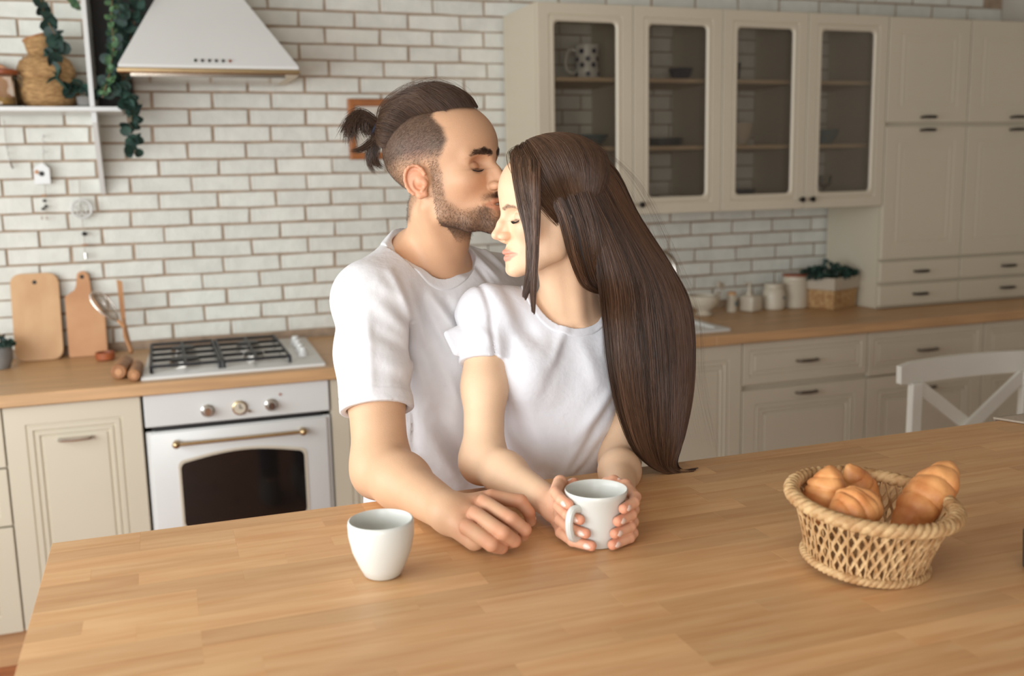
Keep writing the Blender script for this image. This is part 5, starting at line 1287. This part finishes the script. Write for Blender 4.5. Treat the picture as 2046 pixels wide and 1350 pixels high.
# nails
def nail(name, p0, p1, face, r_, parent):
    d = (p1-p0)/np.linalg.norm(p1-p0); n_ = face-d*(face@d); n_ /= np.linalg.norm(n_); l_ = np.cross(n_, d)
    c_ = p1+n_*(r_*1.0+.0004)-d*.005; vs_ = []; N_ = 7
    b = MB(); rs = []
    for i in range(N_+1):
        u = i/N_; ww = r_*.62*math.sin(math.radians(60+80*u))/1.0*(.85 if i in (0, N_) else 1); yy = -.0048+.0115*u; row = []
        for k in range(7):
            s_ = -1+2*k/6; row.append(Vector(c_+d*(yy-.0012*s_*s_*u)+l_*ww*s_+n_*(-.30*r_*s_*s_-.0010*(u-.5)**2*4+.0006)))
        rs.append(row)
    top = [[b.bm.verts.new(p) for p in r_w] for r_w in rs]; bot = [[b.bm.verts.new(p-Vector(n_)*.0009) for p in r_w] for r_w in rs]
    for i in range(N_):
        for k in range(6): b.bm.faces.new((top[i][k], top[i][k+1], top[i+1][k+1], top[i+1][k])); b.bm.faces.new((bot[i][k+1], bot[i][k], bot[i+1][k], bot[i+1][k+1]))
    for k in range(6): b.bm.faces.new((top[0][k+1], top[0][k], bot[0][k], bot[0][k+1])); b.bm.faces.new((top[N_][k], top[N_][k+1], bot[N_][k+1], bot[N_][k]))
    for i in range(N_): b.bm.faces.new((top[i][0], top[i+1][0], bot[i+1][0], bot[i][0])); b.bm.faces.new((top[i+1][6], top[i][6], bot[i][6], bot[i+1][6]))
    b.obj('fingernail', M['nail'], parent, 60)
for g in w_f: nail('n', g[-2], g[-1], (g[-1]-MC)*np.array([1, 1, 0]), .0072, woman)
for g in w_f2: nail('n', g[-2], g[-1], (g[-1]-MC)*np.array([1, 1, 0]), .0072, woman)
nail('n', w_th2[-2], w_th2[-1], V(0, -.2, 1), .0080, woman)
nail('n', w_th[-2], w_th[-1], V(-.8, .3, .8), .0080, woman)
nail('n', m_f[0][-2], m_f[0][-1], V(.6, -.3, .7), .0078, man)

# shirt
wA = wE-wSR; wA /= np.linalg.norm(wA); wHem = wSR+(wE-wSR)*.335
w_fd = [(985, 575, 992, 640, -.004, .007), (990, 640, 990, 712, -.004, .006), (940, 640, 985, 680, .002, .009), (928, 655, 970, 685, -.0015, .008), (1010, 600, 1040, 690, .004, .013), (1030, 590, 1075, 680, -.003, .012),
        (1130, 660, 1095, 720, .005, .010), (1120, 680, 1080, 780, -.003, .014), (1215, 770, 1140, 870, .004, .012), (1215, 800, 1130, 925, -.004, .010), (1165, 865, 1110, 950, .004, .010), (1205, 870, 1130, 950, -.004, .009), (1180, 895, 1120, 955, .004, .008),
        (1003, 830, 1060, 935, .005, .013), (1000, 880, 1070, 955, -.004, .010), (1040, 800, 1090, 930, .004, .018), (1215, 620, 1200, 700, .003, .010), (1160, 690, 1180, 760, .003, .014)]
wingA, wingB, wingC = npat(946, 662, 1.610), npat(894, 667, 1.600), npat(912, 704, 1.590)
wK = npat(1136, 584, 1.600); wKn = np.array([-.05, -.62, .78]); wKn /= np.linalg.norm(wKn)
def w_shirt0(P):
    d = rcone(P, wSR+V(.01, 0, .002), wSL+V(-.01, 0, .002), .048, .048)
    for S_ in (wSR, wSL): d = smin(d, rcone(P, wNB+V(0, .012, -.020), S_+V(0, .0, .010), .044, .044), .04)
    d = smin(d, ell(P, npat(1124, 725, 1.630), (.128, .090, .120)), .04)
    d = smin(d, ell(P, npat(1062, 745, 1.565), (.056, .046, .056)), .035)
    d = smin(d, ell(P, npat(1172, 755, 1.575), (.056, .046, .056)), .035)
    d = smin(d, ell(P, npat(1098, 880, 1.610), (.088, .078, .130)), .06)
    d = smin(d, ell(P, npat(1160, 840, 1.600), (.050, .060, .090)), .05)
    d = smin(d, ell(P, npat(1108, 985, 1.640), (.125, .098, .10)), .06)
    return d
def w_sleeve(P, S_, E_, hem, rr):
    A_ = (E_-S_)/np.linalg.norm(E_-S_); d = chain(P, [S_, hem+A_*.02], [rr[0], rr[1]], .02)
    d = smax(d, (P-hem) @ A_, .002); return smax(d, -rcone(P, hem-A_*.03, hem+A_*.03, rr[1]-.0105, rr[1]-.0075), .002)
def w_shirt(P):
    d = smin(w_shirt0(P), w_sleeve(P, wSR, wE, wHem, (.048, .0440)), .012)
    wing = None
    for u in np.linspace(0, 1, 9):
        e = rcone(P, wingA, wingB*(1-u)+wingC*u, .026, .0060); wing = e if wing is None else smin(wing, e, .003)
    d = smin(d, smax(wing, -rcone(P, wE, wSR*.7+wE*.3, .036, .036), .002), .008)
    d = smin(d, w_sleeve(P, wSL, wE2, wSL+(wE2-wSL)*.42, (.049, .044)), .012)
    q = P-wK; h = q @ wKn; rad = np.sqrt(np.maximum((q*q).sum(1)-h*h, 0))
    d = smax(d, -np.maximum(rad-.073, -(h+.055)), .002)
    d = d-seg2(P, w_fd, 1.55)*(P[:, 1] < 1.66)
    return smax(d, .90-P[:, 2], .003)
v, f = surf(w_shirt, V(wHips[0]-.30, 1.46, .885), V(wSL[0]+.09, 1.80, wNB[2]+.12), .0028); v = newton(w_shirt, v)
npmesh('t_shirt', v, f, M['shirt'], woman)
g_ = band(lambda P: w_shirt0(P)-seg2(P, w_fd, 1.55)*(P[:, 1] < 1.66), wK, wKn, .0722, .0840, -.056); v, f = surf(g_, wK-.14, wK+.14, .0019); npmesh('collar', newton(g_, v), f, M['shirt'], woman)
v, f = surf(lambda P: smax(w_legs(P), .12-P[:, 2], .01), V(wHips[0]-.3, wHips[1]-.25, .1), V(wHips[0]+.3, wHips[1]+.2, wHips[2]+.02), .009); npmesh('trousers', v, f, M['denim'], woman)
for s in (-1, 1):
    hp = wHips+V(.08*s, .05, 0); q_ = MB(); q_.rings([[(hp[0]+w_*math.cos(a), hp[1]-.05+l_*math.sin(a), z) for a in [2*PI*i/16 for i in range(16)]] for w_, l_, z in ((.042, .12, 0), (.045, .125, .02), (.043, .12, .05), (.04, .06, .10), (.04, .055, .12))]).obj('shoe', M['shoe'], woman, 60)
lashes(HW, 'eyelashes', woman, .0105, 60)
fuzz('eyebrow', HW, vw_head, mw['brow']*(mw['brow'] > .25), 600, .0042, lambda q: np.stack([-.7+0*q[:, 0], .7*np.sign(q[:, 1]), .15+0*q[:, 0]], 1), .25, .00010, (130, 100, 80), rng, woman, .15)

# ---- her hair: closed hanks between a left and a right outline, each with its own depth and thickness
def cr(ctrl, t):
    ctrl = np.asarray(ctrl, float); s_ = t*(len(ctrl)-1); k = np.minimum(s_.astype(int), len(ctrl)-2); fr_ = (s_-k)[..., None]
    a = ctrl[np.maximum(k-1, 0)]; b = ctrl[k]; c_ = ctrl[k+1]; d_ = ctrl[np.minimum(k+2, len(ctrl)-1)]
    return .5*(2*b+(-a+c_)*fr_+(2*a-5*b+4*c_-d_)*fr_**2+(-a+3*b-3*c_+d_)*fr_**3)
def hank(name, Lp, Rp, Yl, Yr, th, n, rng, color=(94, 67, 49), rad=.00036, wave=.0016, core=True, K=40, tips=.0, fr=(0, 2*PI), clump=60, coreend=1.0):
    L3 = np.array([npat(p[0], p[1], y) for p, y in zip(Lp, Yl)]); R3 = np.array([npat(p[0], p[1], y) for p, y in zip(Rp, Yr)]); th = np.array(th, float)
    def pt(a, t, off):
        l_, r_ = cr(L3, t), cr(R3, t); T_ = cr(np.stack([th]*3, 1), t)[..., 0]; c_ = (l_+r_)/2; w_ = (r_-l_)/2
        nrm = np.cross(w_, np.broadcast_to([0, 0, 1.], w_.shape)); nrm /= np.linalg.norm(nrm, axis=-1, keepdims=True)+1e-9; nrm = np.where(nrm[..., 1:2] > 0, -nrm, nrm)
        return c_+w_*(np.cos(a)*off)[..., None]+nrm*(np.sin(a)*T_*off)[..., None]
    if core:
        tt = np.linspace(0, coreend, 44); aa = np.linspace(0, 2*PI, 29)[:-1]
        g = pt(np.broadcast_to(aa[None], (44, 28)), np.broadcast_to(tt[:, None], (44, 28)), np.full((44, 28), .80))
        idx = np.arange(44*28).reshape(44, 28); nx = np.roll(idx, -1, 1); fcs = np.stack([idx[:-1], nx[:-1], nx[1:], idx[1:]], -1).reshape(-1, 4)
        npmesh('hair_base', g.reshape(-1, 3), fcs, M['haircap'], woman)
    ca = rng.uniform(fr[0], fr[1], clump); ci = rng.integers(0, clump, n); a0 = ca[ci]+rng.normal(0, .10, n)
    t = np.linspace(0, 1, K)[None]*(1-tips*rng.random((n, 1))**2)
    drift = np.interp(np.linspace(0, 1, K), [0, 1], [0, 1])[None]*rng.normal(0, .10, n)[:, None]+(np.sin(t*rng.uniform(3, 7, (clump, 1))[ci]+rng.uniform(0, 6, (clump, 1))[ci])*.05)
    off = 1.0+rng.normal(0, .02, (n, 1))+(rng.normal(0, .025, (clump,))[ci])[:, None]+0*t
    P_ = pt(a0[:, None]+drift, t, off)
    P_ += (np.sin(t*rng.uniform(5, 14, (n, 1))+rng.uniform(0, 6, (n, 1)))*wave*.4)[..., None]*rng.normal(0, 1, (n, 1, 3))
    cc = S2(color)[None]*(rng.uniform(.35, 1.45, (clump, 1))[ci])*rng.uniform(.6, 1.4, (n, 1))
    return strands(name, P_, rad, M['hair'], woman, .3, 3, cc)
# skull cap
def w_cap(P):
    q = HW.loc(P); b = bare(q); hl = np.interp(q[:, 2], [-.06, 0, .03, .06, .085, .12], [-.030, .002, .020, .044, .056, .062])-.03*(1-sstep(-.03, -.005, q[:, 1]))
    d = smax(b-.0035-.006*sstep(.04, .1, q[:, 2]), q[:, 0]-hl, .006); return smax(d, -.075-q[:, 2], .01)*HW.sc
v, f = surf(w_cap, HW.O-.16, HW.O+.16, .003); npmesh('hair_base', v, f, M['haircap'], woman)
Yh = HW.O[1]
def scalp_fall(n, rng):
    """strands from the parting over the skull, near side, pulled down and back"""
    part = rng.uniform(0, 1, n); px = np.stack([.068-.135*part, .004+0*part+rng.normal(0, .003, n), .105+.02*np.sin(PI*part)-.035*(part < .1)*(1-part/.1)], 1)
    r0 = HW.scalp(px-np.array([-.005, 0, .035])); K = 18; t = np.linspace(0, 1, K)
    ex = np.interp(part, [0, .12, .3, 1], [.045, .010, -.015, -.10]); ez = np.interp(part, [0, .2, 1], [-.055, -.05, -.05])
    return part, r0, ex, ez, K, t
part, r0, ex, ez, K, t = scalp_fall(5200, rng); n = len(part)
ex = ex+rng.normal(0, .006, n); c0 = np.array([-.005, 0, .035])
e0 = np.stack([ex, np.full(n, .082), ez], 1)-c0; s0 = r0-c0
s0 /= np.linalg.norm(s0, axis=1, keepdims=True); e0 /= np.linalg.norm(e0, axis=1, keepdims=True)
om = np.arccos(np.clip((s0*e0).sum(1), -1, 1)); so = np.sin(om)
D_ = (np.sin((1-t)[None]*om[:, None])/so[:, None])[..., None]*s0[:, None]+(np.sin(t[None]*om[:, None])/so[:, None])[..., None]*e0[:, None]
Sx = HW.scalp(D_.reshape(-1, 3)).reshape(n, K, 3)+D_*(((.008+.008*np.sin(PI*np.minimum(1, t*1.3+.15)))[None]*(1-.62*sstep(.25, .8, t)[None]*sstep(.25, .4, part)[:, None]))*rng.uniform(.75, 1.25, n)[:, None])[..., None]
keep = (part > .06) & ((ex < .002) | (part > .14))
gap = (part > .13) & (part < .31) & (rng.random(n) < .80); keep &= ~gap
cl = rng.integers(0, 70, n); cc = S2((94, 68, 50))[None]*rng.uniform(.65, 1.25, (n, 1))*rng.uniform(.7, 1.25, (70, 1))[(part*69).astype(int)]
strands('scalp_hair', HW.wor(Sx[keep].reshape(-1, 3)).reshape(keep.sum(), K, 3), .00036, M['hair'], woman, .8, 3, cc[keep])
# far side of the head, seen along the top silhouette
e1 = (e0*np.array([1, -1, 1])+np.array([-.40, 0, 0])); e1 /= np.linalg.norm(e1, axis=1, keepdims=True); om = np.arccos(np.clip((s0*e1).sum(1), -1, 1)); so = np.sin(om); D_ = (np.sin((1-t)[None]*om[:, None])/so[:, None])[..., None]*s0[:, None]+(np.sin(t[None]*om[:, None])/so[:, None])[..., None]*e1[:, None]; D_ /= np.linalg.norm(D_, axis=2, keepdims=True)
D_ = D_[part > .24][::2]; Sx = HW.scalp(D_.reshape(-1, 3)).reshape(-1, K, 3)+D_*.012
strands('scalp_hair', HW.wor(Sx.reshape(-1, 3)).reshape(-1, K, 3), .00036, M['hair'], woman, .8, 3, cc[part > .24][::2])
# main fall
hank('long_hair', [(1095, 277), (1150, 372), (1190, 470), (1208, 560), (1217, 640), (1228, 740), (1245, 825), (1272, 898), (1312, 938), (1356, 948)],
     [(1135, 266), (1222, 330), (1272, 430), (1332, 530), (1370, 606), (1380, 700), (1376, 790), (1362, 870), (1348, 932), (1394, 944)],
     [Yh-.01, Yh-.060, Yh-.076, Yh-.083, 1.475, 1.468, 1.465, 1.462, 1.458, 1.452], [Yh, Yh+.0, Yh+.02, Yh+.02, 1.54, 1.53, 1.51, 1.49, 1.475, 1.462], [.002, .009, .018, .032, .036, .036, .033, .024, .009, .002], 7500, rng, tips=.10, clump=110)
# lock beside the ear that curls under to the nape
hank('side_lock', [(1074, 295), (1094, 372), (1119, 440), (1141, 520), (1166, 572), (1206, 588)], [(1120, 272), (1172, 370), (1202, 460), (1214, 530), (1218, 560), (1222, 574)],
     [Yh-.035, Yh-.063, Yh-.074, Yh-.068, Yh-.045, Yh-.02], [Yh-.02, Yh-.062, Yh-.076, Yh-.075, Yh-.05, Yh-.02], [.003, .006, .009, .010, .008, .004], 2600, rng, clump=50, tips=.06)
# lock falling in front of the temple
hank('face_lock', [(1022, 303), (1022, 335), (1034, 405), (1049, 470), (1052, 530), (1044, 592)], [(1070, 290), (1072, 335), (1076, 400), (1074, 480), (1070, 545), (1050, 600)],
     [Yh-.015, Yh-.045, Yh-.066, Yh-.074, Yh-.082, Yh-.088], [Yh-.03, Yh-.070, Yh-.080, Yh-.084, Yh-.086, Yh-.088], [.004, .005, .006, .006, .005, .002], 1500, rng, clump=26, coreend=.72, tips=.30, color=(106, 79, 60))
hank('face_lock', [(1040, 300), (1050, 345), (1058, 420), (1060, 490), (1058, 560), (1062, 622)], [(1078, 292), (1078, 345), (1078, 420), (1075, 500), (1071, 570), (1068, 628)],
     [Yh-.03, Yh-.064, Yh-.076, Yh-.084, Yh-.088, Yh-.088], [Yh-.035, Yh-.074, Yh-.084, Yh-.088, Yh-.09, Yh-.09], [.003, .005, .006, .006, .004, .001], 900, rng, clump=20, coreend=.72, tips=.30, color=(96, 71, 55))
hank('hair_tips', [(1262, 820), (1276, 880), (1302, 928), (1340, 950), (1372, 948)], [(1310, 820), (1316, 880), (1330, 920), (1358, 940), (1392, 938)], [1.462]*3+[1.455, 1.450], [1.47]*3+[1.458, 1.450], [.014, .013, .010, .005, .001], 1100, rng, core=False, clump=16, tips=.3)
hank('hair_tips', [(1330, 820), (1336, 880), (1330, 925), (1345, 948), (1380, 944)], [(1368, 820), (1362, 880), (1352, 920), (1364, 938), (1396, 934)], [1.48]*3+[1.465, 1.455], [1.49]*3+[1.47, 1.455], [.012, .012, .008, .004, .001], 700, rng, core=False, clump=14, tips=.3)
# a few stray hairs
hank('stray_hair', [(1120, 268), (1190, 340), (1240, 440), (1260, 560), (1290, 700), (1330, 860)], [(1180, 275), (1262, 380), (1330, 520), (1385, 640), (1392, 780), (1420, 900)],
     [Yh-.02, Yh-.09, Yh-.1, Yh-.1, 1.44, 1.44], [Yh, Yh+.02, 1.54, 1.54, 1.53, 1.50], [.02, .04, .045, .045, .045, .04], 70, rng, core=False, rad=.00007, clump=120, wave=.006)
